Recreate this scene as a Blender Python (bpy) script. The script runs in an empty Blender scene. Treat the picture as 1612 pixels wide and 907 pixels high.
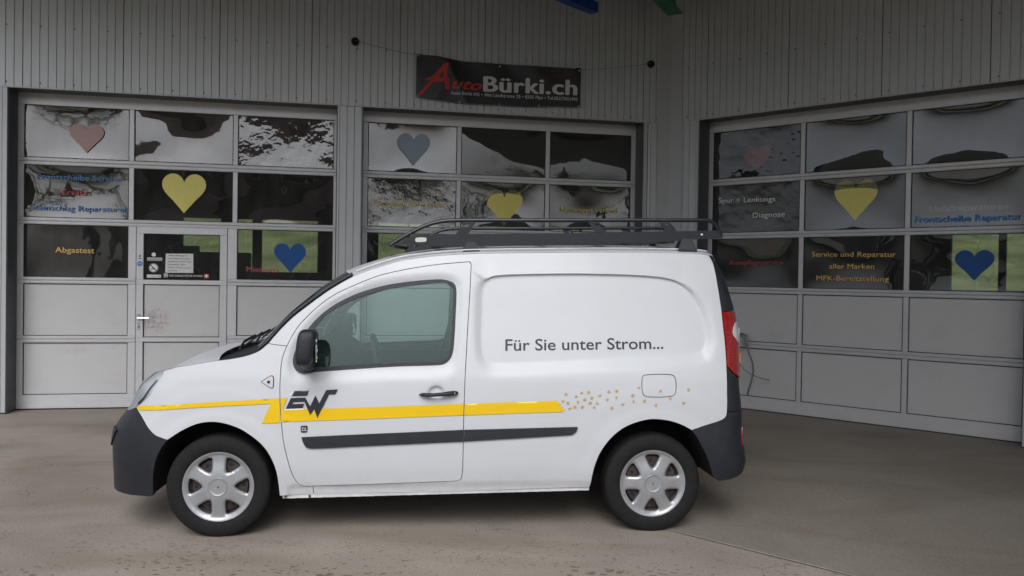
import bpy, bmesh, math, random
import numpy as np
from mathutils import Vector, Matrix
from mathutils.geometry import delaunay_2d_cdt
from bisect import bisect_right

C = bpy.context.scene.collection
SC = bpy.context.scene
R = math.radians

# ------------------------------------------------------------------ camera
cam_d = bpy.data.cameras.new('camera'); cam = bpy.data.objects.new('camera', cam_d); C.objects.link(cam)
_p, _r = R(.7164), R(.8703)
fw = Vector((0, math.cos(_p), -math.sin(_p))); up = Vector((0, math.sin(_p), math.cos(_p))); rt = Vector((1, 0, 0))
RR = math.cos(_r) * rt + math.sin(_r) * up; UU = -math.sin(_r) * rt + math.cos(_r) * up
M = Matrix.Identity(4)
for i in range(3):
    M[i][0] = RR[i]; M[i][1] = UU[i]; M[i][2] = -fw[i]
M[0][3], M[1][3], M[2][3] = 0, 0, 1.6066
cam.matrix_world = M
cam_d.lens = 1280 / 1612 * 36; cam_d.sensor_width = 36; cam_d.clip_start = .05; cam_d.clip_end = 2000
SC.camera = cam

# ------------------------------------------------------------------ light
SUN_EL, SUN_AZ = 43, 184          # the sun stands behind the camera, to the left
world = bpy.data.worlds.new('World'); SC.world = world; world.use_nodes = True
nt = world.node_tree; nt.nodes.clear()
wo = nt.nodes.new('ShaderNodeOutputWorld'); bg = nt.nodes.new('ShaderNodeBackground')
sky = nt.nodes.new('ShaderNodeTexSky'); sky.sky_type = 'NISHITA'; sky.sun_disc = False
sky.sun_elevation = R(SUN_EL); sky.sun_rotation = R(SUN_AZ); sky.dust_density = 6; sky.air_density = 1; sky.ozone_density = 1
hs = nt.nodes.new('ShaderNodeHueSaturation'); hs.inputs['Saturation'].default_value = .35
cool = nt.nodes.new('ShaderNodeMix'); cool.data_type = 'RGBA'; cool.blend_type = 'MULTIPLY'; cool.inputs[0].default_value = 1; cool.inputs[7].default_value = (.95, .995, 1.08, 1)
nt.links.new(sky.outputs[0], hs.inputs['Color']); nt.links.new(hs.outputs[0], cool.inputs[6]); nt.links.new(cool.outputs[2], bg.inputs[0]); nt.links.new(bg.outputs[0], wo.inputs[0])
bg.inputs[1].default_value = .15
sun_d = bpy.data.lights.new('sun', 'SUN'); sun = bpy.data.objects.new('sun', sun_d); C.objects.link(sun)
sun_d.energy = .85; sun_d.angle = R(35); sun_d.color = (1, .985, .965)
_az = R(SUN_AZ)
sd = Vector((math.sin(_az) * math.cos(R(SUN_EL)), math.cos(_az) * math.cos(R(SUN_EL)), math.sin(R(SUN_EL))))
sun.rotation_euler = sd.to_track_quat('Z', 'Y').to_euler()
SC.view_settings.view_transform = 'Standard'; SC.view_settings.look = 'None'
SC.view_settings.exposure = -.08; SC.view_settings.gamma = 1
SC.cycles.max_bounces = 8; SC.cycles.transparent_max_bounces = 16; SC.cycles.glossy_bounces = 4
SC.cycles.caustics_reflective = False; SC.cycles.caustics_refractive = False
SC.cycles.use_denoising = True

# ------------------------------------------------------------------ materials
def srgb(r, g, b):
    f = lambda c: (c / 255 / 12.92) if c / 255 <= .04045 else ((c / 255 + .055) / 1.055) ** 2.4
    return (f(r), f(g), f(b))
def mat(name, col, rough=.5, metal=0., coat=0., noise=0., nscale=20., bump=0., bscale=200., spec=.5, stretch=None, emit=None):
    m = bpy.data.materials.new(name); m.use_nodes = True; n = m.node_tree; b = n.nodes['Principled BSDF']
    b.inputs['Base Color'].default_value = (*col, 1); b.inputs['Roughness'].default_value = rough
    b.inputs['Metallic'].default_value = metal; b.inputs['Coat Weight'].default_value = coat
    b.inputs['Coat Roughness'].default_value = .06; b.inputs['Specular IOR Level'].default_value = spec
    tc = n.nodes.new('ShaderNodeTexCoord'); src = tc.outputs['Object']
    if stretch:
        mp = n.nodes.new('ShaderNodeMapping'); mp.inputs['Scale'].default_value = stretch
        n.links.new(src, mp.inputs[0]); src = mp.outputs[0]
    if noise:
        t = n.nodes.new('ShaderNodeTexNoise'); t.inputs['Scale'].default_value = nscale; t.inputs['Detail'].default_value = 6
        t.inputs['Roughness'].default_value = .65
        n.links.new(src, t.inputs['Vector'])
        r = n.nodes.new('ShaderNodeValToRGB'); r.color_ramp.elements[0].position = .3; r.color_ramp.elements[1].position = .7
        k = 1 - noise
        r.color_ramp.elements[0].color = (col[0] * k, col[1] * k, col[2] * k * .97, 1)
        r.color_ramp.elements[1].color = tuple(min(1, c * (1 + noise * .5)) for c in col) + (1,)
        n.links.new(t.outputs[0], r.inputs[0]); n.links.new(r.outputs[0], b.inputs['Base Color'])
    if bump:
        t2 = n.nodes.new('ShaderNodeTexNoise'); t2.inputs['Scale'].default_value = bscale; t2.inputs['Detail'].default_value = 3
        n.links.new(src, t2.inputs['Vector'])
        bp = n.nodes.new('ShaderNodeBump'); bp.inputs['Strength'].default_value = bump; bp.inputs['Distance'].default_value = .01
        n.links.new(t2.outputs[0], bp.inputs['Height']); n.links.new(bp.outputs[0], b.inputs['Normal'])
    if emit:
        b.inputs['Emission Color'].default_value = (*col, 1); b.inputs['Emission Strength'].default_value = emit
    return m
def road_film(m):
    n = m.node_tree; b = n.nodes['Principled BSDF']; L = n.links.new; src = b.inputs['Base Color'].links[0].from_socket
    tc = n.nodes.new('ShaderNodeTexCoord'); sp = n.nodes.new('ShaderNodeSeparateXYZ'); L(tc.outputs['Object'], sp.inputs[0])
    h = n.nodes.new('ShaderNodeMapRange'); h.inputs[1].default_value = .42; h.inputs[2].default_value = .24; L(sp.outputs['Z'], h.inputs[0])
    t = n.nodes.new('ShaderNodeTexNoise'); t.inputs['Scale'].default_value = 9; t.inputs['Detail'].default_value = 8; t.inputs['Roughness'].default_value = .7; L(tc.outputs['Object'], t.inputs[0])
    g = n.nodes.new('ShaderNodeMapRange'); g.inputs[1].default_value = .42; g.inputs[2].default_value = .7; L(t.outputs[0], g.inputs[0])
    k = n.nodes.new('ShaderNodeMath'); k.operation = 'MULTIPLY'; L(h.outputs[0], k.inputs[0]); L(g.outputs[0], k.inputs[1])
    v = n.nodes.new('ShaderNodeTexVoronoi'); v.inputs['Scale'].default_value = 16; L(tc.outputs['Object'], v.inputs[0])
    s = n.nodes.new('ShaderNodeMath'); s.operation = 'LESS_THAN'; s.inputs[1].default_value = .045; L(v.outputs['Distance'], s.inputs[0])
    h2 = n.nodes.new('ShaderNodeMapRange'); h2.inputs[1].default_value = 1.0; h2.inputs[2].default_value = .3; h2.inputs[4].default_value = .6; L(sp.outputs['Z'], h2.inputs[0])
    s2 = n.nodes.new('ShaderNodeMath'); s2.operation = 'MULTIPLY'; L(s.outputs[0], s2.inputs[0]); L(h2.outputs[0], s2.inputs[1])
    q = n.nodes.new('ShaderNodeMath'); q.operation = 'MAXIMUM'; L(k.outputs[0], q.inputs[0]); L(s2.outputs[0], q.inputs[1])
    mx = n.nodes.new('ShaderNodeMix'); mx.data_type = 'RGBA'; mx.blend_type = 'MULTIPLY'; L(q.outputs[0], mx.inputs[0]); L(src, mx.inputs[6]); mx.inputs[7].default_value = (.84, .82, .79, 1); L(mx.outputs[2], b.inputs['Base Color'])
    return m
def glass_mat(name, tint, base=.07, rough=.01, wave=0., wscale=3., fog=0., ior=1.45, drops=False, fogcol=(.50, .68, .65), glosscol=(1, 1, 1)):
    """thin glazing: tinted see-through plus a fresnel mirror, optionally wavy, fogged or rained on"""
    m = bpy.data.materials.new(name); m.use_nodes = True; n = m.node_tree; n.nodes.clear()
    o = n.nodes.new('ShaderNodeOutputMaterial'); tr = n.nodes.new('ShaderNodeBsdfTransparent'); gl = n.nodes.new('ShaderNodeBsdfGlossy')
    tr.inputs[0].default_value = (*tint, 1); gl.inputs[0].default_value = (*glosscol, 1); gl.inputs['Roughness'].default_value = rough
    fr = n.nodes.new('ShaderNodeFresnel'); fr.inputs[0].default_value = ior
    ad = n.nodes.new('ShaderNodeMath'); ad.operation = 'ADD'; ad.inputs[1].default_value = base; ad.use_clamp = True
    n.links.new(fr.outputs[0], ad.inputs[0])
    mx = n.nodes.new('ShaderNodeMixShader'); n.links.new(ad.outputs[0], mx.inputs[0]); n.links.new(tr.outputs[0], mx.inputs[1]); n.links.new(gl.outputs[0], mx.inputs[2])
    last = mx.outputs[0]
    tc = n.nodes.new('ShaderNodeTexCoord')
    if wave:
        t = n.nodes.new('ShaderNodeTexNoise'); t.inputs['Scale'].default_value = wscale; t.inputs['Detail'].default_value = 2.5
        oi = n.nodes.new('ShaderNodeObjectInfo'); va = n.nodes.new('ShaderNodeVectorMath'); va.operation = 'ADD'
        vs = n.nodes.new('ShaderNodeVectorMath'); vs.operation = 'SCALE'; vs.inputs[0].default_value = (37, 11, 23)
        n.links.new(oi.outputs['Random'], vs.inputs['Scale']); n.links.new(tc.outputs['Object'], va.inputs[0]); n.links.new(vs.outputs[0], va.inputs[1])
        n.links.new(va.outputs[0], t.inputs['Vector'])
        bp = n.nodes.new('ShaderNodeBump'); bp.inputs['Strength'].default_value = 1; bp.inputs['Distance'].default_value = wave
        n.links.new(t.outputs[0], bp.inputs['Height']); n.links.new(bp.outputs[0], gl.inputs['Normal']); n.links.new(bp.outputs[0], fr.inputs['Normal'])
    if fog:
        df = n.nodes.new('ShaderNodeBsdfDiffuse'); df.inputs[0].default_value = (*fogcol, 1)
        tl = n.nodes.new('ShaderNodeBsdfTranslucent'); tl.inputs[0].default_value = (*fogcol, 1)
        dm = n.nodes.new('ShaderNodeMixShader'); n.links.new(df.outputs[0], dm.inputs[1]); n.links.new(tl.outputs[0], dm.inputs[2])
        t = n.nodes.new('ShaderNodeTexNoise'); t.inputs['Scale'].default_value = 5; t.inputs['Detail'].default_value = 5
        mp = n.nodes.new('ShaderNodeMapping'); mp.inputs['Scale'].default_value = (1.5, 1, .6)
        n.links.new(tc.outputs['Object'], mp.inputs[0]); n.links.new(mp.outputs[0], t.inputs[0])
        mr = n.nodes.new('ShaderNodeMapRange'); mr.inputs[1].default_value = .35; mr.inputs[2].default_value = .7
        mr.inputs[3].default_value = fog * .6; mr.inputs[4].default_value = fog * 1.3
        n.links.new(t.outputs[0], mr.inputs[0]); fac = mr.outputs[0]
        m2 = n.nodes.new('ShaderNodeMixShader'); n.links.new(fac, m2.inputs[0]); n.links.new(last, m2.inputs[1]); n.links.new(dm.outputs[0], m2.inputs[2])
        last = m2.outputs[0]
    if drops:
        vo = n.nodes.new('ShaderNodeTexVoronoi'); vo.inputs['Scale'].default_value = 55
        n.links.new(tc.outputs['Object'], vo.inputs[0])
        lt = n.nodes.new('ShaderNodeMath'); lt.operation = 'LESS_THAN'; lt.inputs[1].default_value = .13
        n.links.new(vo.outputs['Distance'], lt.inputs[0])
        dk = n.nodes.new('ShaderNodeBsdfDiffuse'); dk.inputs[0].default_value = (.08, .1, .1, 1)
        sc = n.nodes.new('ShaderNodeMath'); sc.operation = 'MULTIPLY'; sc.inputs[1].default_value = .55; n.links.new(lt.outputs[0], sc.inputs[0])
        m3 = n.nodes.new('ShaderNodeMixShader'); n.links.new(sc.outputs[0], m3.inputs[0]); n.links.new(last, m3.inputs[1]); n.links.new(dk.outputs[0], m3.inputs[2])
        last = m3.outputs[0]
    n.links.new(last, o.inputs[0])
    return m

MT = {}
MT['paint'] = mat('white_paint', (.55, .568, .60), .5, coat=.22, noise=.03, nscale=3)
road_film(MT['paint'])
MT['paint_dirty'] = mat('white_paint_dirty', (.60, .61, .61), .4, coat=.3, noise=.22, nscale=9)
MT['black'] = mat('black_plastic', (.0135, .016, .022), .46, noise=.35, nscale=14, bump=.25, bscale=600)
MT['dark'] = mat('dark_void', (.008, .008, .009), .8)  # near-black put in for the shade inside gaps, holes and grooves
MT['liner'] = mat('arch_liner', (.012, .012, .013), .85, bump=.3, bscale=90)
MT['rubber'] = mat('rubber', (.011, .011, .012), .8, spec=.3, noise=.4, nscale=25, bump=.2, bscale=300)
MT['silver'] = mat('silver_hubcap', (.36, .37, .39), .36, metal=.45, coat=.2, noise=.12, nscale=16)
MT['steel'] = mat('rusty_steel', (.045, .034, .029), .7, noise=.5, nscale=40)
MT['yellow'] = mat('yellow_vinyl', (.78, .50, .003), .35, coat=.2)
MT['white_vinyl'] = mat('white_vinyl', (.85, .85, .85), .35)
MT['ink'] = mat('dark_vinyl', (.022, .023, .035), .35)
MT['gold'] = mat('gold_vinyl', (.52, .33, .12), .4)
MT['chrome'] = mat('chrome', (.75, .75, .77), .12, metal=1)
MT['lamp_in'] = mat('headlamp_reflector', (.86, .87, .89), .25, metal=.15, bump=.35, bscale=30, stretch=(.3, .3, 3))
MT['lamp_glass'] = glass_mat('headlamp_glass', (.9, .92, .93), .06, .02)
MT['red_lens'] = mat('red_lens', (.30, .004, .006), .12, coat=1., bump=.5, bscale=60, stretch=(.1, .1, 4))
MT['clear_lens'] = mat('clear_lens', (.62, .60, .60), .12, coat=1.)
MT['amber'] = mat('amber_lens', (.75, .25, .02), .2, coat=1.)
MT['wind'] = glass_mat('windscreen_glass', (.35, .42, .42), .06)
MT['vglass'] = glass_mat('side_window_glass', (.60, .80, .75), .012, .012, wave=.0009, wscale=4, fog=.02, drops=True, fogcol=(.36, .58, .54), glosscol=(.78, .97, .93))
MT['vglass_far'] = glass_mat('far_window_glass', (.78, .9, .87), .03, .02)
MT['interior'] = mat('cabin_plastic', (.02, .02, .018), .7, noise=.3, nscale=10)
MT['interior2'] = mat('cabin_trim', (.035, .034, .024), .7, noise=.3, nscale=6)
MT['fabric'] = mat('seat_fabric', (.03, .031, .034), .9, noise=.3, nscale=40)
MT['mirror'] = mat('mirror_glass', (.8, .85, .85), .03, metal=1)
MT['rack'] = mat('rack_powder_coat', (.012, .0145, .020), .38, noise=.2, nscale=20, bump=.1, bscale=400)
MT['sheet'] = mat('cladding_metal', (.49, .505, .52), .42, metal=.2, noise=.06, nscale=2.2, stretch=(1.5, 1, .5))
MT['sheet_trim'] = mat('flashing_metal', (.44, .45, .465), .45, metal=.2, noise=.06, nscale=3)
MT['darkflash'] = mat('dark_flashing', (.085, .092, .1), .5, noise=.2, nscale=4)
MT['screw'] = mat('screw_metal', (.12, .12, .12), .35, metal=.7)
MT['alu'] = mat('anodised_aluminium', (.60, .60, .62), .4, metal=.25, noise=.06, nscale=6)
MT['gasket'] = mat('black_gasket', (.012, .012, .013), .6)
def infill():
    m = mat('stucco_infill', (.52, .51, .50), .45, metal=.1, bump=.22, bscale=260)
    n = m.node_tree; b = n.nodes['Principled BSDF']; tc = n.nodes.new('ShaderNodeTexCoord'); oi = n.nodes.new('ShaderNodeObjectInfo')
    vs = n.nodes.new('ShaderNodeVectorMath'); vs.operation = 'SCALE'; vs.inputs[0].default_value = (17, 5, 29); n.links.new(oi.outputs['Random'], vs.inputs['Scale'])
    va = n.nodes.new('ShaderNodeVectorMath'); n.links.new(tc.outputs['Object'], va.inputs[0]); n.links.new(vs.outputs[0], va.inputs[1])
    t = n.nodes.new('ShaderNodeTexNoise'); t.inputs['Scale'].default_value = 2.6; t.inputs['Detail'].default_value = 7; t.inputs['Roughness'].default_value = .7
    n.links.new(va.outputs[0], t.inputs[0])
    r = n.nodes.new('ShaderNodeValToRGB'); e = r.color_ramp.elements
    e[0].position = .24; e[0].color = (.49, .475, .455, 1); e[1].position = .44; e[1].color = (.555, .553, .55, 1); r.color_ramp.elements.new(.8).color = (.575, .573, .57, 1)
    n.links.new(t.outputs[0], r.inputs[0]); n.links.new(r.outputs[0], b.inputs['Base Color'])
    return m
MT['infill'] = infill()
def smudged():
    # the same sheet with grubby finger marks beside the handle
    m = MT['infill'].copy(); m.name = 'stucco_infill_smudged'; n = m.node_tree; b = n.nodes['Principled BSDF']; L = n.links.new
    src = b.inputs['Base Color'].links[0].from_socket; tc = n.nodes.new('ShaderNodeTexCoord')
    d = n.nodes.new('ShaderNodeVectorMath'); d.operation = 'DISTANCE'; d.inputs[1].default_value = (.13, 0, .20); L(tc.outputs['Object'], d.inputs[0])
    w = n.nodes.new('ShaderNodeTexNoise'); w.inputs['Scale'].default_value = 22; w.inputs['Detail'].default_value = 5; L(tc.outputs['Object'], w.inputs[0])
    f = n.nodes.new('ShaderNodeMapRange'); f.inputs[1].default_value = .20; f.inputs[2].default_value = .03; L(d.outputs['Value'], f.inputs[0])
    g = n.nodes.new('ShaderNodeMapRange'); g.inputs[1].default_value = .42; g.inputs[2].default_value = .66; L(w.outputs[0], g.inputs[0])
    k = n.nodes.new('ShaderNodeMath'); k.operation = 'MULTIPLY'; L(f.outputs[0], k.inputs[0]); L(g.outputs[0], k.inputs[1])
    mx = n.nodes.new('ShaderNodeMix'); mx.data_type = 'RGBA'; mx.blend_type = 'MULTIPLY'; L(k.outputs[0], mx.inputs[0]); L(src, mx.inputs[6]); mx.inputs[7].default_value = (.52, .42, .32, 1); L(mx.outputs[2], b.inputs['Base Color'])
    return m
MT['infill_smudged'] = smudged()
MT['hall_glass'] = glass_mat('hall_window', (.9, .92, .9), .02)
_haze = dict(fog=.10, fogcol=(.55, .56, .55))  # milky veil on grubby acrylic, also greying the dark reflections
MT['pane'] = glass_mat('acrylic_pane', (.58, .58, .56), .095, .02, wave=.004, wscale=1.8, **_haze)
MT['pane_calm'] = glass_mat('flat_acrylic_pane', (.56, .56, .53), .045, .015, wave=.002, wscale=2., **_haze)
MT['pane_crumpled'] = glass_mat('crumpled_acrylic_pane', (.58, .58, .56), .10, .04, wave=.005, wscale=7, **_haze)
MT['pane_trees'] = glass_mat('dark_wavy_acrylic_pane', (.52, .52, .52), .05, .03, wave=.007, wscale=5, **_haze)
MT['t_pblue'] = mat('washed_blue_letters', (.07, .20, .42), .5)  # blue paled to imitate the reflection washing over the pane
MT['t_pred'] = mat('washed_red_letters', (.40, .07, .08), .5)  # red muted in the same way, for the reflection over the pane
MT['h_pink'] = mat('pink_paper', (.48, .33, .32), .6, noise=.05)  # pink paled to stand for the reflection across its pane
MT['t_blue'] = mat('blue_letters', (.03, .22, .62), .5)
MT['t_red'] = mat('red_letters', (.55, .03, .03), .5)
MT['t_gold'] = mat('gold_letters', (.72, .47, .13), .5)
MT['t_white'] = mat('white_letters', (.80, .80, .80), .5)
MT['t_yellow'] = mat('pale_yellow_letters', (.70, .60, .18), .5)
MT['t_black'] = mat('black_letters', (.02, .02, .02), .5)
MT['h_red'] = mat('red_paper', (.80, .14, .10), .7, noise=.05)
MT['h_yellow'] = mat('yellow_paper', (.80, .72, .22), .7, noise=.05)
MT['h_blue'] = mat('blue_paper', (.013, .085, .30), .7, noise=.08)
MT['h_lblue'] = mat('light_blue_paper', (.33, .40, .50), .7, noise=.05)  # light blue paper, paled further for the glass reflection over it
MT['banner'] = mat('black_banner', (.022, .022, .024), .38, noise=.3, nscale=5)
MT['b_white'] = mat('banner_white', (.62, .61, .59), .5)
MT['b_red'] = mat('banner_red', (.48, .035, .02), .5)
MT['b_darkred'] = mat('banner_dark_red', (.12, .01, .01), .5)
MT['rope'] = mat('rope', (.12, .12, .12), .8)
MT['paper'] = mat('paper', (.72, .73, .72), .8)
MT['ceil'] = mat('canopy_ceiling', (.30, .32, .34), .7, noise=.1, nscale=2)
MT['blue_steel'] = mat('blue_painted_steel', (.012, .06, .30), .45, noise=.3, nscale=8)
MT['green_steel'] = mat('green_painted_steel', (.02, .16, .07), .45, noise=.3, nscale=8)
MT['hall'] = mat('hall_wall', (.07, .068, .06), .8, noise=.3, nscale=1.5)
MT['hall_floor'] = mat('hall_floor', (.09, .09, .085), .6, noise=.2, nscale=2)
MT['hose'] = mat('grey_hose', (.16, .17, .175), .5)
MT['bark'] = mat('bark', (.07, .055, .045), .9, noise=.4, nscale=12)
MT['needles'] = mat('needles', (.025, .045, .022), .8, noise=.4, nscale=3)
MT['render'] = mat('house_render', (.14, .13, .10), .85, noise=.1, nscale=2)
MT['rooftile'] = mat('roof_tiles', (.13, .07, .05), .8, noise=.3, nscale=6)
MT['winglass'] = mat('dark_window', (.02, .025, .03), .1)
def grass_mat(e0=(.07, .12, .025, 1), e1=(.15, .22, .06, 1), nm='grass'):
    m = mat(nm, (.09, .15, .035), .9); n = m.node_tree; b = n.nodes['Principled BSDF']
    tc = n.nodes.new('ShaderNodeTexCoord'); t = n.nodes.new('ShaderNodeTexNoise'); t.inputs['Scale'].default_value = .5; t.inputs['Detail'].default_value = 8
    n.links.new(tc.outputs['Object'], t.inputs[0]); r = n.nodes.new('ShaderNodeValToRGB'); e = r.color_ramp.elements
    e[0].position = .35; e[0].color = e0; e[1].position = .65; e[1].color = e1
    n.links.new(t.outputs[0], r.inputs[0]); n.links.new(r.outputs[0], b.inputs['Base Color']); return m
MT['grass'] = grass_mat(); MT['slope_grass'] = grass_mat((.11, .15, .05, 1), (.24, .28, .12, 1), 'slope_grass')  # slope copy is paled to carry the haze of the glass before it
def concrete(name, c0, c1, rough, flecks):
    m = mat(name, c0, rough); n = m.node_tree; b = n.nodes['Principled BSDF']; L = n.links.new
    tc = n.nodes.new('ShaderNodeTexCoord')
    t = n.nodes.new('ShaderNodeTexNoise'); t.inputs['Scale'].default_value = .8; t.inputs['Detail'].default_value = 9; t.inputs['Roughness'].default_value = .62; t.inputs['Distortion'].default_value = .4
    L(tc.outputs['Object'], t.inputs[0]); r = n.nodes.new('ShaderNodeValToRGB'); e = r.color_ramp.elements
    e[0].position = .32; e[0].color = (*c0, 1); e[1].position = .68; e[1].color = (*c1, 1); L(t.outputs[0], r.inputs[0])
    col = r.outputs[0]
    def mul(col, fac, dark):
        mm = n.nodes.new('ShaderNodeMix'); mm.data_type = 'RGBA'; mm.blend_type = 'MULTIPLY'; L(fac, mm.inputs[0]); L(col, mm.inputs[6]); mm.inputs[7].default_value = (*dark, 1); return mm.outputs[2]
    # fine grain
    g = n.nodes.new('ShaderNodeTexNoise'); g.inputs['Scale'].default_value = 95; g.inputs['Detail'].default_value = 4; L(tc.outputs['Object'], g.inputs[0])
    gr = n.nodes.new('ShaderNodeMapRange'); gr.inputs[1].default_value = .35; gr.inputs[2].default_value = .62; gr.inputs[3].default_value = .75; gr.inputs[4].default_value = 0; L(g.outputs[0], gr.inputs[0])
    col = mul(col, gr.outputs[0], (.62, .60, .57))
    # broad stains
    s = n.nodes.new('ShaderNodeTexNoise'); s.inputs['Scale'].default_value = .33; s.inputs['Detail'].default_value = 6; s.inputs['Distortion'].default_value = 1.2
    mp = n.nodes.new('ShaderNodeMapping'); mp.inputs['Location'].default_value = (4, 9, 0); mp.inputs['Scale'].default_value = (1, 2.4, 1); L(tc.outputs['Object'], mp.inputs[0]); L(mp.outputs[0], s.inputs[0])
    sr = n.nodes.new('ShaderNodeMapRange'); sr.inputs[1].default_value = .5; sr.inputs[2].default_value = .72; sr.inputs[4].default_value = .95; L(s.outputs[0], sr.inputs[0])
    col = mul(col, sr.outputs[0], (.66, .62, .57))
    if flecks:
        # worn flecks and leaf bits, denser in patches
        w = n.nodes.new('ShaderNodeTexNoise'); w.inputs['Scale'].default_value = 7; L(tc.outputs['Object'], w.inputs[0])
        wv = n.nodes.new('ShaderNodeVectorMath'); wv.operation = 'SCALE'; wv.inputs['Scale'].default_value = .12; L(w.outputs['Color'], wv.inputs[0])
        wa = n.nodes.new('ShaderNodeVectorMath'); L(tc.outputs['Object'], wa.inputs[0]); L(wv.outputs[0], wa.inputs[1])
        mp2 = n.nodes.new('ShaderNodeMapping'); mp2.inputs['Scale'].default_value = (1, 1.6, 1); L(wa.outputs[0], mp2.inputs[0])
        v = n.nodes.new('ShaderNodeTexVoronoi'); v.inputs['Scale'].default_value = 15; v.inputs['Randomness'].default_value = 1; L(mp2.outputs[0], v.inputs[0])
        d = n.nodes.new('ShaderNodeTexNoise'); d.inputs['Scale'].default_value = 1.3; d.inputs['Detail'].default_value = 5; L(tc.outputs['Object'], d.inputs[0])
        # threshold grows where the patch noise is high
        th = n.nodes.new('ShaderNodeMapRange'); th.inputs[1].default_value = .36; th.inputs[2].default_value = .68; th.inputs[3].default_value = .09; th.inputs[4].default_value = .38; L(d.outputs[0], th.inputs[0])
        lt = n.nodes.new('ShaderNodeMath'); lt.operation = 'LESS_THAN'; L(v.outputs['Distance'], lt.inputs[0]); L(th.outputs[0], lt.inputs[1])
        k = n.nodes.new('ShaderNodeMath'); k.operation = 'MULTIPLY'; k.inputs[1].default_value = .8; L(lt.outputs[0], k.inputs[0])
        # no flecks under the canopy: rain only beats the open strip (world y below about 4.6)
        sp = n.nodes.new('ShaderNodeSeparateXYZ'); L(tc.outputs['Object'], sp.inputs[0])
        yr = n.nodes.new('ShaderNodeMapRange'); yr.inputs[1].default_value = 5.1; yr.inputs[2].default_value = 4.3; L(sp.outputs['Y'], yr.inputs[0])
        k2 = n.nodes.new('ShaderNodeMath'); k2.operation = 'MULTIPLY'; L(k.outputs[0], k2.inputs[0]); L(yr.outputs[0], k2.inputs[1])
        col = mul(col, k2.outputs[0], (.30, .27, .24))
    # scattered tiny specks of grit
    v3 = n.nodes.new('ShaderNodeTexVoronoi'); v3.inputs['Scale'].default_value = 30; L(tc.outputs['Object'], v3.inputs[0])
    l3 = n.nodes.new('ShaderNodeMath'); l3.operation = 'LESS_THAN'; l3.inputs[1].default_value = .19; L(v3.outputs['Distance'], l3.inputs[0])
    w3 = n.nodes.new('ShaderNodeTexNoise'); w3.inputs['Scale'].default_value = 4; L(tc.outputs['Object'], w3.inputs[0])
    r3 = n.nodes.new('ShaderNodeMapRange'); r3.inputs[1].default_value = .45; r3.inputs[2].default_value = .6; r3.inputs[4].default_value = .75 if flecks else .3; L(w3.outputs[0], r3.inputs[0])
    k3 = n.nodes.new('ShaderNodeMath'); k3.operation = 'MULTIPLY'; L(l3.outputs[0], k3.inputs[0]); L(r3.outputs[0], k3.inputs[1])
    col = mul(col, k3.outputs[0], (.45, .42, .38))
    # hairline cracks
    v4 = n.nodes.new('ShaderNodeTexVoronoi'); v4.feature = 'DISTANCE_TO_EDGE'; v4.inputs['Scale'].default_value = .55
    w4 = n.nodes.new('ShaderNodeTexNoise'); w4.inputs['Scale'].default_value = 3; w4.inputs['Detail'].default_value = 6; L(tc.outputs['Object'], w4.inputs[0])
    s4 = n.nodes.new('ShaderNodeVectorMath'); s4.operation = 'SCALE'; s4.inputs['Scale'].default_value = .5; L(w4.outputs['Color'], s4.inputs[0])
    a4 = n.nodes.new('ShaderNodeVectorMath'); L(tc.outputs['Object'], a4.inputs[0]); L(s4.outputs[0], a4.inputs[1]); L(a4.outputs[0], v4.inputs[0])
    l4 = n.nodes.new('ShaderNodeMath'); l4.operation = 'LESS_THAN'; l4.inputs[1].default_value = .0022; L(v4.outputs['Distance'], l4.inputs[0])
    k4 = n.nodes.new('ShaderNodeMath'); k4.operation = 'MULTIPLY'; L(l4.outputs[0], k4.inputs[0]); L(r3.outputs[0], k4.inputs[1])
    col = mul(col, k4.outputs[0], (.5, .47, .43))
    L(col, b.inputs['Base Color'])
    bp = n.nodes.new('ShaderNodeBump'); bp.inputs['Strength'].default_value = .25; bp.inputs['Distance'].default_value = .004; L(g.outputs[0], bp.inputs['Height']); L(bp.outputs[0], b.inputs['Normal'])
    return m
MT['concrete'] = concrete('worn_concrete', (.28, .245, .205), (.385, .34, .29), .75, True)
MT['concrete2'] = concrete('shaded_smooth_concrete', (.22, .195, .162), (.30, .268, .225), .62, False)  # smoother slab, its colour also darkened to stand for the canopy's shade
MT['asphalt'] = mat('asphalt', (.05, .05, .052), .85, noise=.3, nscale=2)
MT['joint'] = mat('joint_filler', (.50, .47, .42), .8)

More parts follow.
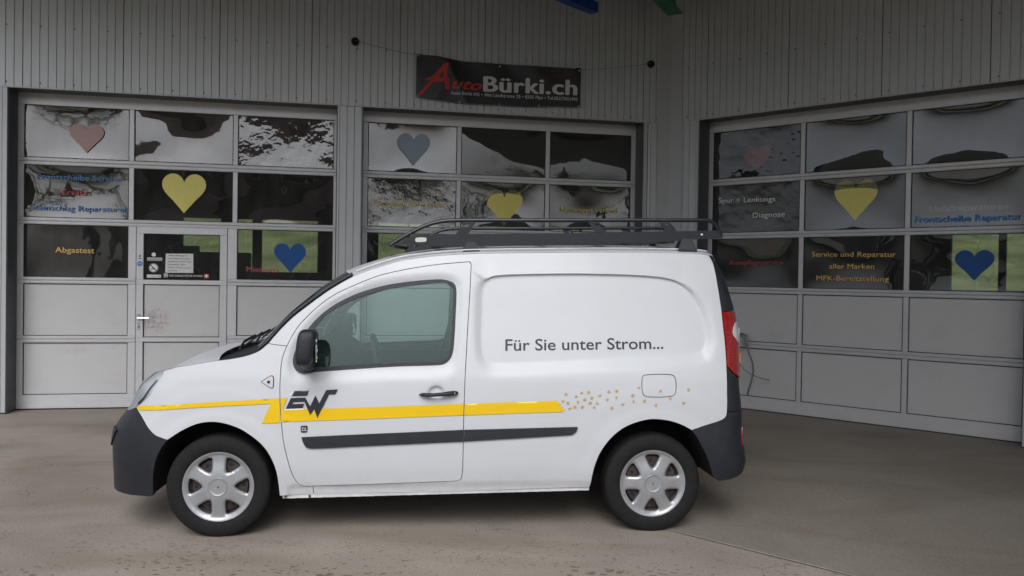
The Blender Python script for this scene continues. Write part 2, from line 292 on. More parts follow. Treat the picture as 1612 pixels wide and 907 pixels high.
# ------------------------------------------------------------------ builders
def tag(o, label=None, cat=None, group=None, kind=None):
    for k, v in (('label', label), ('category', cat), ('group', group), ('kind', kind)):
        if v: o[k] = v
    return o
def empty(name, loc=(0, 0, 0), rz=0, label=None, cat=None, group=None):
    o = bpy.data.objects.new(name, None); C.objects.link(o); o.location = loc; o.rotation_euler = (0, 0, rz)
    o.empty_display_size = .1
    return tag(o, label, cat, group)
def link(name, me, parent=None, loc=None):
    o = bpy.data.objects.new(name, me); C.objects.link(o); o.parent = parent
    if loc: o.location = loc
    return o
class MB:
    def __init__(s): s.v = []; s.f = []
    def add(s, vs, fs):
        k = len(s.v); s.v += [tuple(v) for v in vs]; s.f += [tuple(i + k for i in f) for f in fs]; return s
    def box(s, a, b):
        (x0, y0, z0), (x1, y1, z1) = a, b
        return s.add([(x0, y0, z0), (x1, y0, z0), (x1, y1, z0), (x0, y1, z0), (x0, y0, z1), (x1, y0, z1), (x1, y1, z1), (x0, y1, z1)],
                     [(0, 3, 2, 1), (4, 5, 6, 7), (0, 1, 5, 4), (1, 2, 6, 5), (2, 3, 7, 6), (3, 0, 4, 7)])
    def bevbox(s, a, b, e):
        """box whose front (-y) face is set in by e on all sides, as pressed profiles are"""
        (x0, y0, z0), (x1, y1, z1) = a, b; ym = y0 + e
        return s.add([(x0 + e, y0, z0 + e), (x1 - e, y0, z0 + e), (x1 - e, y0, z1 - e), (x0 + e, y0, z1 - e),
                      (x0, ym, z0), (x1, ym, z0), (x1, ym, z1), (x0, ym, z1), (x0, y1, z0), (x1, y1, z0), (x1, y1, z1), (x0, y1, z1)],
                     [(0, 1, 2, 3), (0, 4, 5, 1), (1, 5, 6, 2), (2, 6, 7, 3), (3, 7, 4, 0), (4, 8, 9, 5), (5, 9, 10, 6), (6, 10, 11, 7), (7, 11, 8, 4), (8, 11, 10, 9)])
    def prism(s, poly, y0, y1):
        """polygon in (x, z), extruded from y0 to y1"""
        n = len(poly); a = sum(poly[i][0] * poly[(i + 1) % n][1] - poly[(i + 1) % n][0] * poly[i][1] for i in range(n))
        if a < 0: poly = poly[::-1]
        vs = [(x, y0, z) for x, z in poly] + [(x, y1, z) for x, z in poly]
        return s.add(vs, [tuple(range(n)), tuple(range(2 * n - 1, n - 1, -1))] + [(i, i + n, (i + 1) % n + n, (i + 1) % n) for i in range(n)])
    def tube(s, pts, r, n=8, caps=True, flat=None):
        pts = [Vector(p) for p in pts]; m = len(pts); rs = r if isinstance(r, (list, tuple)) else [r] * m; k0 = len(s.v); prev = None
        for i, p in enumerate(pts):
            d = (pts[min(i + 1, m - 1)] - pts[max(i - 1, 0)]).normalized()
            if prev is None:
                a = d.cross(Vector((0, 0, 1)));
                if a.length < .1: a = d.cross(Vector((0, 1, 0)))
                a.normalize()
            else: a = (prev - d * prev.dot(d)).normalized()
            prev = a; b = d.cross(a)
            for j in range(n):
                t = 2 * math.pi * j / n; w = (a * math.cos(t) + b * math.sin(t) * (flat or 1)) * rs[i]; s.v.append(tuple(p + w))
        for i in range(m - 1):
            for j in range(n):
                a = k0 + i * n + j; b = k0 + i * n + (j + 1) % n; s.f.append((a, b, b + n, a + n))
        if caps: s.f += [tuple(range(k0 + n - 1, k0 - 1, -1)), tuple(range(k0 + (m - 1) * n, k0 + m * n))]
        return s
    def lathe(s, prof, c, n=48, axis='y', closed=False):
        """profile of (radius, offset along axis) turned about an axis through c"""
        k0 = len(s.v); m = len(prof)
        for r, h in prof:
            for j in range(n):
                t = 2 * math.pi * j / n
                if axis == 'y': s.v.append((c[0] + r * math.cos(t), c[1] + h, c[2] + r * math.sin(t)))
                else: s.v.append((c[0] + r * math.cos(t), c[1] + r * math.sin(t), c[2] + h))
        for i in range(m - 1 + (1 if closed else 0)):
            for j in range(n):
                a = k0 + i * n + j; b = k0 + i * n + (j + 1) % n; i2 = (i + 1) % m
                a2 = k0 + i2 * n + j; b2 = k0 + i2 * n + (j + 1) % n; s.f.append((a, a2, b2, b))
        return s
    def mesh(s, name, m, smooth=False, angle=None):
        me = bpy.data.meshes.new(name); me.from_pydata(s.v, [], s.f); me.materials.append(m if not isinstance(m, str) else MT[m]); me.validate(); 
        if smooth:
            me.polygons.foreach_set('use_smooth', [True] * len(me.polygons))
            me.set_sharp_from_angle(angle=R(angle or 35))
        me.update(); return me
    def build(s, name, m, parent=None, smooth=False, angle=None, loc=None, fix=False):
        me = s.mesh(name, m, smooth, angle)
        if fix:
            bm = bmesh.new(); bm.from_mesh(me); bmesh.ops.recalc_face_normals(bm, faces=bm.faces); bm.to_mesh(me); bm.free()
        return link(name, me, parent, loc)
def copy_tree(o, parent=None):
    c = o.copy(); C.objects.link(c); c.parent = parent
    for ch in [x for x in list(bpy.data.objects) if x.parent == o]: copy_tree(ch, c)
    return c
_font_cache = {}
def text_mesh(txt, width, cap, bold=.0, shear=0., spacing=1., off=0.):
    """flat lettering as (verts, faces), verts (x, z, lift), baseline at z = 0, fitted to a width and a capital height; bold thickens the strokes sideways"""
    def raw(t):
        cu = bpy.data.curves.new('t', 'FONT'); cu.body = t; cu.size = 1; cu.offset = off; cu.shear = shear; cu.resolution_u = 4; cu.fill_mode = 'FRONT'; cu.space_character = spacing + bold * 1.5
        o = bpy.data.objects.new('t', cu); C.objects.link(o); dg = bpy.context.evaluated_depsgraph_get()
        me = bpy.data.meshes.new_from_object(o.evaluated_get(dg)); v = [tuple(p.co[:2]) for p in me.vertices]; f = [tuple(p.vertices) for p in me.polygons]
        bpy.data.objects.remove(o); bpy.data.curves.remove(cu); bpy.data.meshes.remove(me); return v, f
    if off not in _font_cache:
        hv, _ = raw('H'); _font_cache[off] = max(p[1] for p in hv)
    v, f = raw(txt); n = len(v); V = []; F = []
    sh = [(0, 0)] if not bold else [(0, 0), (-bold, 0), (bold, 0), (0, bold * .5), (0, -bold * .5)]
    for k, (dx, dz) in enumerate(sh):
        V += [(p[0] + dx, p[1] + dz, k * .00012) for p in v]; F += [tuple(i + k * n for i in q) for q in f]
    x0 = min(p[0] for p in V); x1 = max(p[0] for p in V); kx = width / (x1 - x0); kz = cap / _font_cache[off]
    return [((p[0] - x0) * kx, p[1] * kz, p[2]) for p in V], F
def letters(name, txt, x0, x1, z, zcap, y, m, parent, z1=None, bold=.01, shear=0., label=None, thick=.0):
    """lettering lying in the plane y of its parent, running from x0 to x1 on a baseline from z to z1"""
    v, f = text_mesh(txt, x1 - x0, zcap - z, bold, shear); k = ((z1 if z1 is not None else z) - z) / (x1 - x0)
    b = MB(); b.add([(x0 + a, y - d, z + k * a + h) for a, h, d in v], f)
    o = b.build(name, m, parent)
    if label: o['label'] = label
    return o
# ------------------------------------------------------------------ the walls' frames
WL_D, WL_A = 10.2645, R(11.5056)
WR_D, WR_A = 9.6435, R(-40.5913)
def wframe(D, A, s0):
    """world point on a wall's door plane at distance s0 along it; depth 0 is the door plane, minus is towards the viewer"""
    t = Vector((math.cos(A), math.sin(A), 0)); n = Vector((-math.sin(A), math.cos(A), 0)); return n * D + t * s0
CL = -.28                       # the cladding stands this far in front of the doors
def corner_s():
    tl = Vector((math.cos(WL_A), math.sin(WL_A))); nl = Vector((-tl.y, tl.x)); tr = Vector((math.cos(WR_A), math.sin(WR_A))); nr = Vector((-tr.y, tr.x))
    # nl*(DL+CL) + tl*a = nr*(DR+CL) + tr*b
    rhs = nr * (WR_D + CL) - nl * (WL_D + CL); det = tl.x * -tr.y + tr.x * tl.y
    a = (rhs.x * -tr.y + tr.x * rhs.y) / det; b = (tl.x * rhs.y - tl.y * rhs.x) / det
    return a, b
CA, CB = corner_s()

# ------------------------------------------------------------------ ground
def sheet_ground(name, pts, z, m, kind='structure'):
    b = MB(); b.add([(x, y, z) for x, y in pts], [tuple(range(len(pts)))]); return tag(b.build(name, m), kind=kind)
sheet_ground('meadow', [(-400, -400), (400, -400), (400, 400), (-400, 400)], -.03, 'grass')
J0, J1 = Vector((1.019, 5.203)), Vector((1.856, 4.456)); jd = (J1 - J0).normalized()
JF, JN = J0 - jd * 6.2, J1 + jd * 8          # the slab joint runs from under the building to the open yard
sheet_ground('forecourt', [(-60, -30), (60, -30), (60, 22), (-60, 22)], 0, 'concrete')
jn = Vector((-jd.y, jd.x)) * .004
if jn.x < 0: jn = -jn
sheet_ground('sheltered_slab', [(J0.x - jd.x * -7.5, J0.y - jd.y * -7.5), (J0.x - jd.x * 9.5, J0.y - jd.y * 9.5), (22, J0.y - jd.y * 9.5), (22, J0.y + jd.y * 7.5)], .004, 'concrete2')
a0, a1 = J0 - jd * 9.5, J1 + jd * 6.3
b = MB(); b.add([(a0.x - jn.x, a0.y - jn.y, .008), (a1.x - jn.x, a1.y - jn.y, .008), (a1.x + jn.x, a1.y + jn.y, .008), (a0.x + jn.x, a0.y + jn.y, .008)], [(0, 1, 2, 3)])
tag(b.build('slab_joint', 'joint'), kind='structure')
sheet_ground('road', [(-300, -37), (300, -37), (300, -29.5), (-300, -29.5)], .004, 'asphalt')

# ------------------------------------------------------------------ garage building
gar = empty('garage_building', (0, 10, 0), 0, 'workshop building of grey ribbed metal cladding wrapping behind the white van', 'building')
def wbuild(mb, name, m, D, A, parent=gar, smooth=False, angle=None):
    """children of the building live in a wall's own frame (x along it, y into it)"""
    o = mb.build(name, m, parent, smooth, angle)
    n = Vector((-math.sin(A), math.cos(A), 0)) * D
    o.location = n - Vector(parent.location); o.rotation_euler = (0, 0, A); return o
TOP = 5.355
# wall cores behind the cladding
for D, A, spans, hi in ((WL_D, WL_A, [(-6.8, -3.712), (-.128, .168), (3.742, CA + .02)], (-6.8, CA + .02)), (WR_D, WR_A, [(CB - .02, -4.945), (-1.366, 4.6)], (CB - .02, 4.6))):
    for s0, s1 in spans:
        wbuild(MB().box((s0, CL + .03, 0), (s1, .16, 3.655)), 'wall', 'darkflash', D, A)
    wbuild(MB().box((hi[0], CL + .03, 3.657), (hi[1], .16, TOP)), 'wall', 'darkflash', D, A)
PITCH = 1.0405 / 12
def cladding(s0, s1, z0, z1, D, A, seam0):
    """ribbed sheets between seams, each a part; flat pans with narrow sunk grooves"""
    k = math.floor((s0 - seam0) / 1.0405 + 1e-6)
    while True:
        a = seam0 + k * 1.0405; e = a + 1.0405; k += 1
        if a >= s1 - .004: break
        lo, hi = max(a, s0), min(e, s1)
        if hi - lo < .004: continue
        prof = []
        j = 0
        for j in range(13):
            g = a + j * PITCH
            for ds, dy in ((-.0065, 0), (-.0035, .009), (.001, .010), (.0035, .0)):
                prof.append((g + ds, CL + dy))
        prof = [(s, y) for s, y in prof if lo + .0015 < s < hi - .0015]
        ye = lambda s: 0
        if not prof: prof = [(lo + .002, CL)]
        prof = [(lo + .0012, CL + (.004 if lo > a else .012))] + prof + [(hi - .0012, CL + (.004 if hi < e else -.001))]
        n = len(prof); vs = [(s, y, z0) for s, y in prof] + [(s, y, z1) for s, y in prof]
        fs = [(i, i + 1, i + 1 + n, i + n) for i in range(n - 1)]
        o = wbuild(MB().add(vs, fs), 'cladding_sheet', 'sheet', D, A)
        sheets.append((o, lo, hi, z0, z1))
    return
sheets = []
cladding(-6.8, CA - .13, 3.647, TOP, WL_D, WL_A, -3.558)
cladding(-6.8, -3.765, 0.02, 3.645, WL_D, WL_A, -3.558 - .15)
cladding(-.128, .168, 0.02, 3.640, WL_D, WL_A, -.128 - .06)
cladding(3.80, CA - .13, 0.02, 3.645, WL_D, WL_A, 3.80 - .05)
cladding(CB + .17, 4.6, 3.647, TOP, WR_D, WR_A, -3.795)
cladding(CB + .17, -4.995, 0.02, 3.645, WR_D, WR_A, CB + .12)
cladding(-1.31, 4.6, 0.02, 3.645, WR_D, WR_A, -1.31)
# screws: small domes with washers, children of the sheet that they hold
sm = MB().lathe([(.0085, 0), (.0085, -.003), (.006, -.004), (.0055, -.008), (.001, -.009)], (0, 0, 0), 10).mesh('screw', 'screw', True)
def screws(rows, step, off):
    for o, lo, hi, z0, z1 in sheets:
        rot = o.rotation_euler.z; D = WL_D if rot > 0 else WR_D
        for z in rows:
            if not z0 < z < z1: continue
            s = math.ceil((lo - off) / step) * step + off
            while s < hi - .01:
                q = link('screw', sm, o, (s, CL - .001, z)); s += step
screws((3.70, 4.33), PITCH * 4, -3.724)
# smooth corner flashing
P = MB(); P.box((CA - .14, CL - .004, 0.02), (CA - .001, CL + .02, TOP)); wbuild(P, 'corner_flashing', 'sheet_trim', WL_D, WL_A)
P = MB(); P.box((CB + .001, CL - .004, 0.02), (CB + .18, CL + .02, TOP)); wbuild(P, 'corner_flashing', 'sheet_trim', WR_D, WR_A)
# drip flashing and soffit over each opening, dark jamb flashings beside it
for D, A, s0, s1 in ((WL_D, WL_A, -3.712, -.128), (WL_D, WL_A, .168, 3.742), (WR_D, WR_A, -4.945, -1.366)):
    wbuild(MB().box((s0 - .002, CL + .008, 3.6455), (s1 + .002, -.003, 3.6568)), 'soffit', 'darkflash', D, A)
    for x in (s0, s1):
        e = .045 if x == s0 else -.045
        if x in (-.128, .168): e = 0
        a, bb = sorted((x, x - e)) if e else (x - .004, x + .004)
        if e: wbuild(MB().box((a - .001, CL - .006, 0.02), (bb + .001, CL + .026, 3.645)), 'jamb_trim', 'sheet_trim', D, A)
        sg = 1 if x == s0 else -1
        a, bb = sorted((x + sg * .0015, x + sg * .010))
        wbuild(MB().box((a, CL + .012, .01), (bb, -.004, 3.644)), 'jamb_flashing', 'darkflash', D, A)
for D, A, s0, s1 in ((WL_D, WL_A, -3.757, CA - .31), (WR_D, WR_A, -4.99, 4.6)):
    wbuild(MB().prism([(s0, 3.636), (s1, 3.636), (s1, 3.650), (s0, 3.650)], CL - .016, CL + .006), 'drip_flashing', 'sheet_trim', D, A)
# the hall behind the doors: dark walls, floor, ceiling, and a far wall with long windows on a green slope
hn = Vector((-math.sin(WL_A), math.cos(WL_A), 0))
def hall(mb, name, m): return wbuild(mb, name, m, WL_D, WL_A)
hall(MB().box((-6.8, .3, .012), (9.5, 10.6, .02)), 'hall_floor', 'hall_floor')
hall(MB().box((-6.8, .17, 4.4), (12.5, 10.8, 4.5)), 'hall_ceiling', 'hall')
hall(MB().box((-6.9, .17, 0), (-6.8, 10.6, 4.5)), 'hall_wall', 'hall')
wins = [(-3.9, -3.02), (-2.66, -2.28), (-2.06, -.72), (.78, 2.3), (2.6, 4.2), (5.2, 7.0)]
WZ0, WZ1 = 1.66, 2.95
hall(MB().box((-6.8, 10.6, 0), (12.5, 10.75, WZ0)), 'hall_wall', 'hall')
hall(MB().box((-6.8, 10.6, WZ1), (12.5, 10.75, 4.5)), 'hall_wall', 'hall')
e = -6.8
for s0, s1 in wins + [(12.5, 12.5)]:
    if s0 > e: hall(MB().box((e, 10.603, WZ0 + .001), (s0, 10.745, WZ1 - .001)), 'hall_wall', 'hall')
    e = s1
for s0, s1 in wins:
    hall(MB().box((s0, 10.66, WZ0), (s1, 10.67, WZ1)), 'window_pane', 'hall_glass')
    if s1 - s0 > 1.4: hall(MB().box(((s0 + s1) / 2 - .03, 10.63, WZ0), ((s0 + s1) / 2 + .03, 10.7, WZ1)), 'window_mullion', 'gasket')
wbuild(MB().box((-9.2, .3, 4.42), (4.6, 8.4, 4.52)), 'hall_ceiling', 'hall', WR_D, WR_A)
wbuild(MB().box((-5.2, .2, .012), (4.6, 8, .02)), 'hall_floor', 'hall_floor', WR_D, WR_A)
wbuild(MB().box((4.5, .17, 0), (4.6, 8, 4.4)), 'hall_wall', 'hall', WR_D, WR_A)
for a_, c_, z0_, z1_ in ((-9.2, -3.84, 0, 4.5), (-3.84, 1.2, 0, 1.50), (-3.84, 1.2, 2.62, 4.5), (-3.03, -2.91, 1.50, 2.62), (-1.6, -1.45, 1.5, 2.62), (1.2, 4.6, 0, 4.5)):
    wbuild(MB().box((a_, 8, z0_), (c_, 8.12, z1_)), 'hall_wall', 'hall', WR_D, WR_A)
for a_, c_ in ((-3.84, -3.03), (-2.91, -1.6), (-1.45, 1.2)):
    wbuild(MB().box((a_, 8.05, 1.5), (c_, 8.06, 2.62)), 'window_pane', 'hall_glass', WR_D, WR_A)
# work bench and shelf silhouettes inside
wb = empty('work_bench', tuple(wframe(WL_D, WL_A, 0) + hn * 8), WL_A, 'dark work bench in the hall seen through the left door glass', 'bench')
MB().box((-2.3, -.35, .85), (1.6, .35, .92)).build('bench_top', 'hall', wb)
for x in (-2.2, 1.4):
    MB().box((x, -.3, 0), (x + .08, .3, .85)).build('leg', 'hall', wb)
MB().box((-.62, -.2, .92), (-.38, .1, 1.22)).box((-.72, -.15, 1.22), (-.33, .08, 1.42)).build('tool_box', 'hall', wb)

sc_ = empty('storage_cabinet', tuple(wframe(WL_D, WL_A, -3.05) + hn * 9.9), WL_A, 'dark storage cabinet deep in the hall, seen low through the wicket door glass', 'cabinet')
MB().box((-.95, -.25, .05), (.80, .25, 2.10)).build('carcass', 'hall', sc_)
MB().box((-.95, -.27, 1.35), (.80, -.252, 1.37)).box((-.10, -.27, .05), (-.08, -.252, 2.10)).build('shelf_edges', 'gasket', sc_)
MB().box((-.80, -.15, 2.10), (-.35, .12, 2.24)).build('stacked_box', 'rooftile', sc_)

# green slope behind the hall
b = MB()
for i in range(25):
    for j in range(13):
        x = -60 + i * 6; y = 24 + j * 6; b.v.append((x, y, -.03 + max(0, (y - 26)) * .22 + .5 * math.sin(x * .13 + y * .07)))
for i in range(24):
    for j in range(12): k = i * 13 + j; b.f.append((k, k + 13, k + 14, k + 1))
tag(b.build('green_slope', 'slope_grass', smooth=True), kind='structure')

# ------------------------------------------------------------------ canopy
can = empty('canopy_roof', (0, 8, 0), 0, 'dark canopy roof over the forecourt with blue and green steel beams', 'canopy')
def cbuild(mb, name, m, label=None):
    o = mb.build(name, m, can); o.location = (0, -8, 0)
    if label: o['label'] = label
    return o
CZ = 5.36
poly = [(-8.6, 9.3), (-5.6, 4.0), (.8, 3.3), (3.2, -.5), (6.0, -5.5), (16, -5.5), (13.5, -1.5), (13.5, 2.5), (4.5, 13), (-1, 12.5), (-11, 10.5)]
n = len(poly); vs = [(x, y, CZ) for x, y in poly] + [(x, y, CZ + .25) for x, y in poly]
cbuild(MB().add(vs, [tuple(range(n - 1, -1, -1)), tuple(range(n, 2 * n))] + [(i, (i + 1) % n, (i + 1) % n + n, i + n) for i in range(n)]), 'roof_slab', 'ceil')
def beam(p0, p1, w, h, kind):
    """a horizontal beam from p0 to p1 with its underside at their height: 'H' section or boxed"""
    p0, p1 = Vector(p0), Vector(p1); d = (p1 - p0).normalized(); s = Vector((-d.y, d.x, 0)); b = MB()
    def bar(a0, a1, z0, z1):
        c = [p0 + s * a0, p0 + s * a1, p1 + s * a1, p1 + s * a0]
        b.add([tuple(q + Vector((0, 0, z0))) for q in c] + [tuple(q + Vector((0, 0, z1))) for q in c],
              [(0, 1, 2, 3), (7, 6, 5, 4), (0, 4, 5, 1), (1, 5, 6, 2), (2, 6, 7, 3), (3, 7, 4, 0)])
    if kind == 'H':
        bar(-w / 2, w / 2, 0, .016); bar(-.006, .006, .0165, h - .0165); bar(-w / 2, w / 2, h - .016, h)
    else:
        bar(-w / 2, w / 2, 0, h)
    return b
o = cbuild(beam((.93, 9.75, 4.78), (-1.6, 7.1, 4.78), .12, .12, 'box'), 'beam', 'blue_steel', 'blue painted square steel tube ending short of the wall')
o = cbuild(beam((1.99, 10.22, 4.93), (-.7, 5.0, 4.93), .19, .32, 'H'), 'beam', 'green_steel', 'green painted steel girder running into the wall corner')
cbuild(beam((-4.9, 9.0, 5.02), (-4.4, 4.8, 5.02), .19, .32, 'H'), 'beam', 'green_steel')
cbuild(beam((5.6, 7.0, 5.02), (3.6, 3.0, 5.02), .19, .32, 'H'), 'beam', 'green_steel')
for x, y in ((.93, 9.6),):
    cbuild(MB().box((x - .03, y - .03, 4.90), (x + .03, y + .03, CZ)), 'hanger', 'blue_steel')

# ------------------------------------------------------------------ sectional doors
LV = [3.512, 2.910, 2.827, 2.221, 2.144, 1.535, 1.461, .856, .776, .173]      # pane tops and bottoms from the top row down
JT = [3.655, 2.868, 2.182, 1.498, .816, .012]                                  # joints between the sections
rng = random.Random(7)
def pane_mesh(w, h, bulge, tilt, skew):
    """an acrylic sheet that has bowed in its frame"""
    nx, nz = 18, 12; b = MB()
    for j in range(nz + 1):
        for i in range(nx + 1):
            u, v = i / nx, j / nz; e = (16 * u * (1 - u) * v * (1 - v)) ** .75
            y = bulge * e + skew * e * math.sin(2 * math.pi * u + tilt) * math.cos(math.pi * v * 1.5 + tilt)
            b.v.append((u * w, y, v * h))
    for j in range(nz):
        for i in range(nx):
            k = j * (nx + 1) + i; b.f.append((k, k + 1, k + nx + 2, k + nx + 1))
    return b
def ring(b, x0, x1, z0, z1, w, y0, y1):
    """a thin rectangular gasket round an opening"""
    b.box((x0, y0, z0), (x1, y1, z0 + w)); b.box((x0, y0, z1 - w), (x1, y1, z1))
    b.box((x0, y0, z0 + w), (x0 + w, y1, z1 - w)); b.box((x1 - w, y0, z0 + w), (x1, y1, z1 - w))
def make_door(s0, panes_x, D, A, label, wicket=False, kinds=None):
    """panes_x: left and right edge of each of the three columns; s0: the door's left edge"""
    W = 3.578
    t = empty('sectional_door', tuple(wframe(D, A, s0)), A, label, 'garage door', 'sectional garage doors')
    secs = []
    for r in range(5):
        z1, z0 = JT[r] - .0012, JT[r + 1] + .0012; pt, pb = LV[2 * r], LV[2 * r + 1]
        b = MB(); g = MB(); holes = [(a - s0, c - s0) for a, c in panes_x]
        cut = wicket and r >= 2
        segs = []                                            # solid stiles between the panes
        e = 0
        for i, (a, c) in enumerate(holes):
            segs.append((e, a)); e = c
        segs.append((e, W))
        if cut:
            wa, wc = -2.428 - s0, -1.41 - s0
            segs = [(0, holes[0][0]), (holes[0][1], wa - .004), (wc + .004, holes[2][0]), (holes[2][1], W)]
        # stiles run between the rails
        for a, c in segs: b.bevbox((a, 0, pb), (c, .04, pt), .004)
        def rails(z0, z1, edges):
            for a, c in edges:
                if z1 - z0 > .06:
                    b.bevbox((a, 0, z0), (c, .04, z1), .005)
                else:
                    b.bevbox((a, 0, z0), (c, .04, z1), .005); b.bevbox((a + .004, -.004, z0 + .010), (c - .004, .001, z1 - .012), .003)
        ed = [(0, wa - .004), (wc + .004, W)] if cut else [(0, W)]
        rails(pt, z1, [(0, W)] if (cut and r == 2) else ed); rails(z0, pb, ed)
        sec = b.build('section', 'alu', t); secs.append(sec)
        for i, (a, c) in enumerate(holes):
            if cut and i == 1: continue
            fill(g, sec, a, c, pb, pt, r, i, kinds)
        g.build('gasket', 'gasket', sec)
    # floor seal and head
    MB().box((0, .004, .0015), (W, .034, .011)).build('floor_seal', 'gasket', t)
    if wicket: make_wicket(t, s0, kinds)
    return t, secs
def fill(g, parent, a, c, pb, pt, r, i, kinds):
    ring(g, a - .001, c + .001, pb - .001, pt + .001, .009, .008, .03)
    w, h = c - a - .002, pt - pb - .002
    if r < 3:
        kind, bulge, skew = (kinds or {}).get((r, i), ('pane', .009, .0015))
        o = pane_mesh(w, h, bulge, rng.uniform(0, 6), skew).build('glass_pane', kind, parent, True, 60)
    else:
        q = MB(); nx, nz = 14, 9
        for jj in range(nz + 1):
            for ii in range(nx + 1):
                u, v = ii / nx, jj / nz; ee = min(1, 6 * min(u, 1 - u), 4 * min(v, 1 - v))
                q.v.append((u * w, .0035 * rng.uniform(-.22, .22) * ee, v * h))
        for jj in range(nz):
            for ii in range(nx):
                k = jj * (nx + 1) + ii; q.f.append((k, k + 1, k + nx + 2, k + nx + 1))
        # a few dents
        for _ in range(rng.randint(1, 4)):
            uu, vv, rr = rng.uniform(.1, .9), rng.uniform(.1, .9), rng.uniform(.03, .06)
        o = q.build('infill_panel', 'infill', parent, True, 60)
    if parent.name.startswith('wicket') and r == 3: o.data.materials[0] = MT['infill_smudged']
    o.location = (a + .001, .019, pb + .001); return o
def make_wicket(t, s0, kinds):
    x0, x1 = -2.428 - s0, -1.41 - s0; wd = MB()
    a, c = -2.349 - s0, -1.493 - s0
    lv = [2.146, 2.064, 1.520, 1.465, .838, .785, .173, .012]
    wd.bevbox((x0, -.003, lv[1]), (x1, .04, lv[0]), .004)
    wd.bevbox((x0, -.003, lv[3]), (x1, .04, lv[2]), .004); wd.bevbox((x0, -.003, lv[5]), (x1, .04, lv[4]), .004); wd.bevbox((x0, -.003, lv[7]), (x1, .04, lv[6]), .004)
    for z0, z1 in ((lv[2], lv[1]), (lv[4], lv[3]), (lv[6], lv[5])):
        wd.bevbox((x0, -.003, z0), (a, .04, z1), .004); wd.bevbox((c, -.003, z0), (x1, .04, z1), .004)
    d = wd.build('wicket_door', 'alu', t); g = MB()
    fill(g, d, a, c, lv[2], lv[1], 2, 1, kinds); fill(g, d, a, c, lv[4], lv[3], 3, 1, kinds); fill(g, d, a, c, lv[6], lv[5], 4, 1, kinds)
    # dark reveal that shows as the hairline round the wicket
    ring(g, x0 - .0035, x1 + .0035, .01, 2.150, .003, .004, .035)
    g.build('gasket', 'gasket', d)
    hx = -2.395 - s0
    h = MB(); h.bevbox((hx - .018, -.012, 1.03), (hx + .016, -.002, 1.11), .003)
    h.tube([(hx, -.01, 1.07), (hx, -.055, 1.07)], .009, 10); h.tube([(hx - .004, -.055, 1.070), (hx + .03, -.058, 1.070), (hx + .125, -.058, 1.070)], .0085, 10)
    h.build('handle', 'chrome', d, True)
    l = MB(); l.bevbox((hx - .018, -.010, .925), (hx + .016, -.002, 1.005), .003); l.build('lock_plate', 'chrome', d)
    l = MB(); l.lathe([(.0, -.013), (.008, -.013), (.009, -.009)], (hx, 0, .962), 12); l.build('key_cylinder', 'gasket', d, True)
    # stickers at the lower left corner of the wicket pane
    P_ = lambda s: s - s0
    def disc(name, s, z, r, y, m, par=d, n=28): return MB().lathe([(.0001, y), (r, y), (r, y + .0006)], (P_(s), 0, z), n).build(name, m, par)
    disc('round_sticker', -2.240, 1.817, .024, .014, 't_white')
    MB().box((P_(-2.312), .013, 1.745), (P_(-2.146), .0145, 1.783)).build('sticker', 'sheet_trim', d)
    letters('lettering', 'Reparaturannahme', P_(-2.300), P_(-2.158), 1.757, 1.770, .0125, 't_black', d)
    disc('no_smoking_sticker', -2.241, 1.660, .054, .0145, 't_white')
    q = MB(); q.lathe([(.046, .0135), (.052, .0135)], (P_(-2.241), 0, 1.660), 28); q.add([(P_(-2.241) + x, .0133, 1.660 + z) for x, z in ((-.038, .030), (-.030, .038), (.038, -.030), (.030, -.038))], [(0, 3, 2, 1)])
    q.add([(P_(-2.241) + x, .0131, 1.660 + z) for x, z in ((-.028, -.022), (.012, -.012), (.012, -.002), (-.028, -.012))], [(0, 1, 2, 3)]); q.build('sticker_print', 't_black', d)
    MB().box((P_(-2.314), .013, 1.545), (P_(-2.157), .0145, 1.580)).build('sticker', 't_white', d)
    letters('lettering', 'ACHTUNG STUFE', P_(-2.306), P_(-2.166), 1.556, 1.569, .0125, 't_black', d)
    q = MB(); ring(q, P_(-2.125), P_(-2.080), 1.552, 1.597, .006, .0135, .0145); q.build('camera_sticker', 't_white', d)
    disc('sticker_print', -2.1025, 1.5745, .011, .0135, 't_white')
    letters('lettering', 'IHRE GARAGE FÜR DIE SCHWEIZ', P_(-2.062), P_(-1.690), 1.560, 1.582, .0135, 't_white', d)
    MB().box((P_(-1.676), .0135, 1.546), (P_(-1.618), .0145, 1.598)).build('flag_sticker', 't_red', d)
    MB().add([(P_(-1.647) + x, .0128, 1.572 + z) for x, z in ((-.020, -.007), (-.007, -.007), (-.007, -.020), (.007, -.020), (.007, -.007), (.020, -.007), (.020, .007), (.007, .007), (.007, .020), (-.007, .020), (-.007, .007), (-.020, .007))],
             [tuple(range(12))]).build('flag_cross', 't_white', d)
    disc('blue_sticker', -2.389, 1.706, .030, -.0045, 't_blue')
    letters('lettering', 'TÜR', P_(-2.407), P_(-2.371), 1.700, 1.713, -.006, 't_white', d)
    MB().lathe([(.0001, -.004), (.011, -.004), (.011, -.003)], (P_(-2.389), 0, 1.797), 16).build('sticker', 't_black', d)
    MB().box((P_(-2.409), -.0045, 1.765), (P_(-2.369), -.003, 1.773)).build('sticker', 't_black', d)

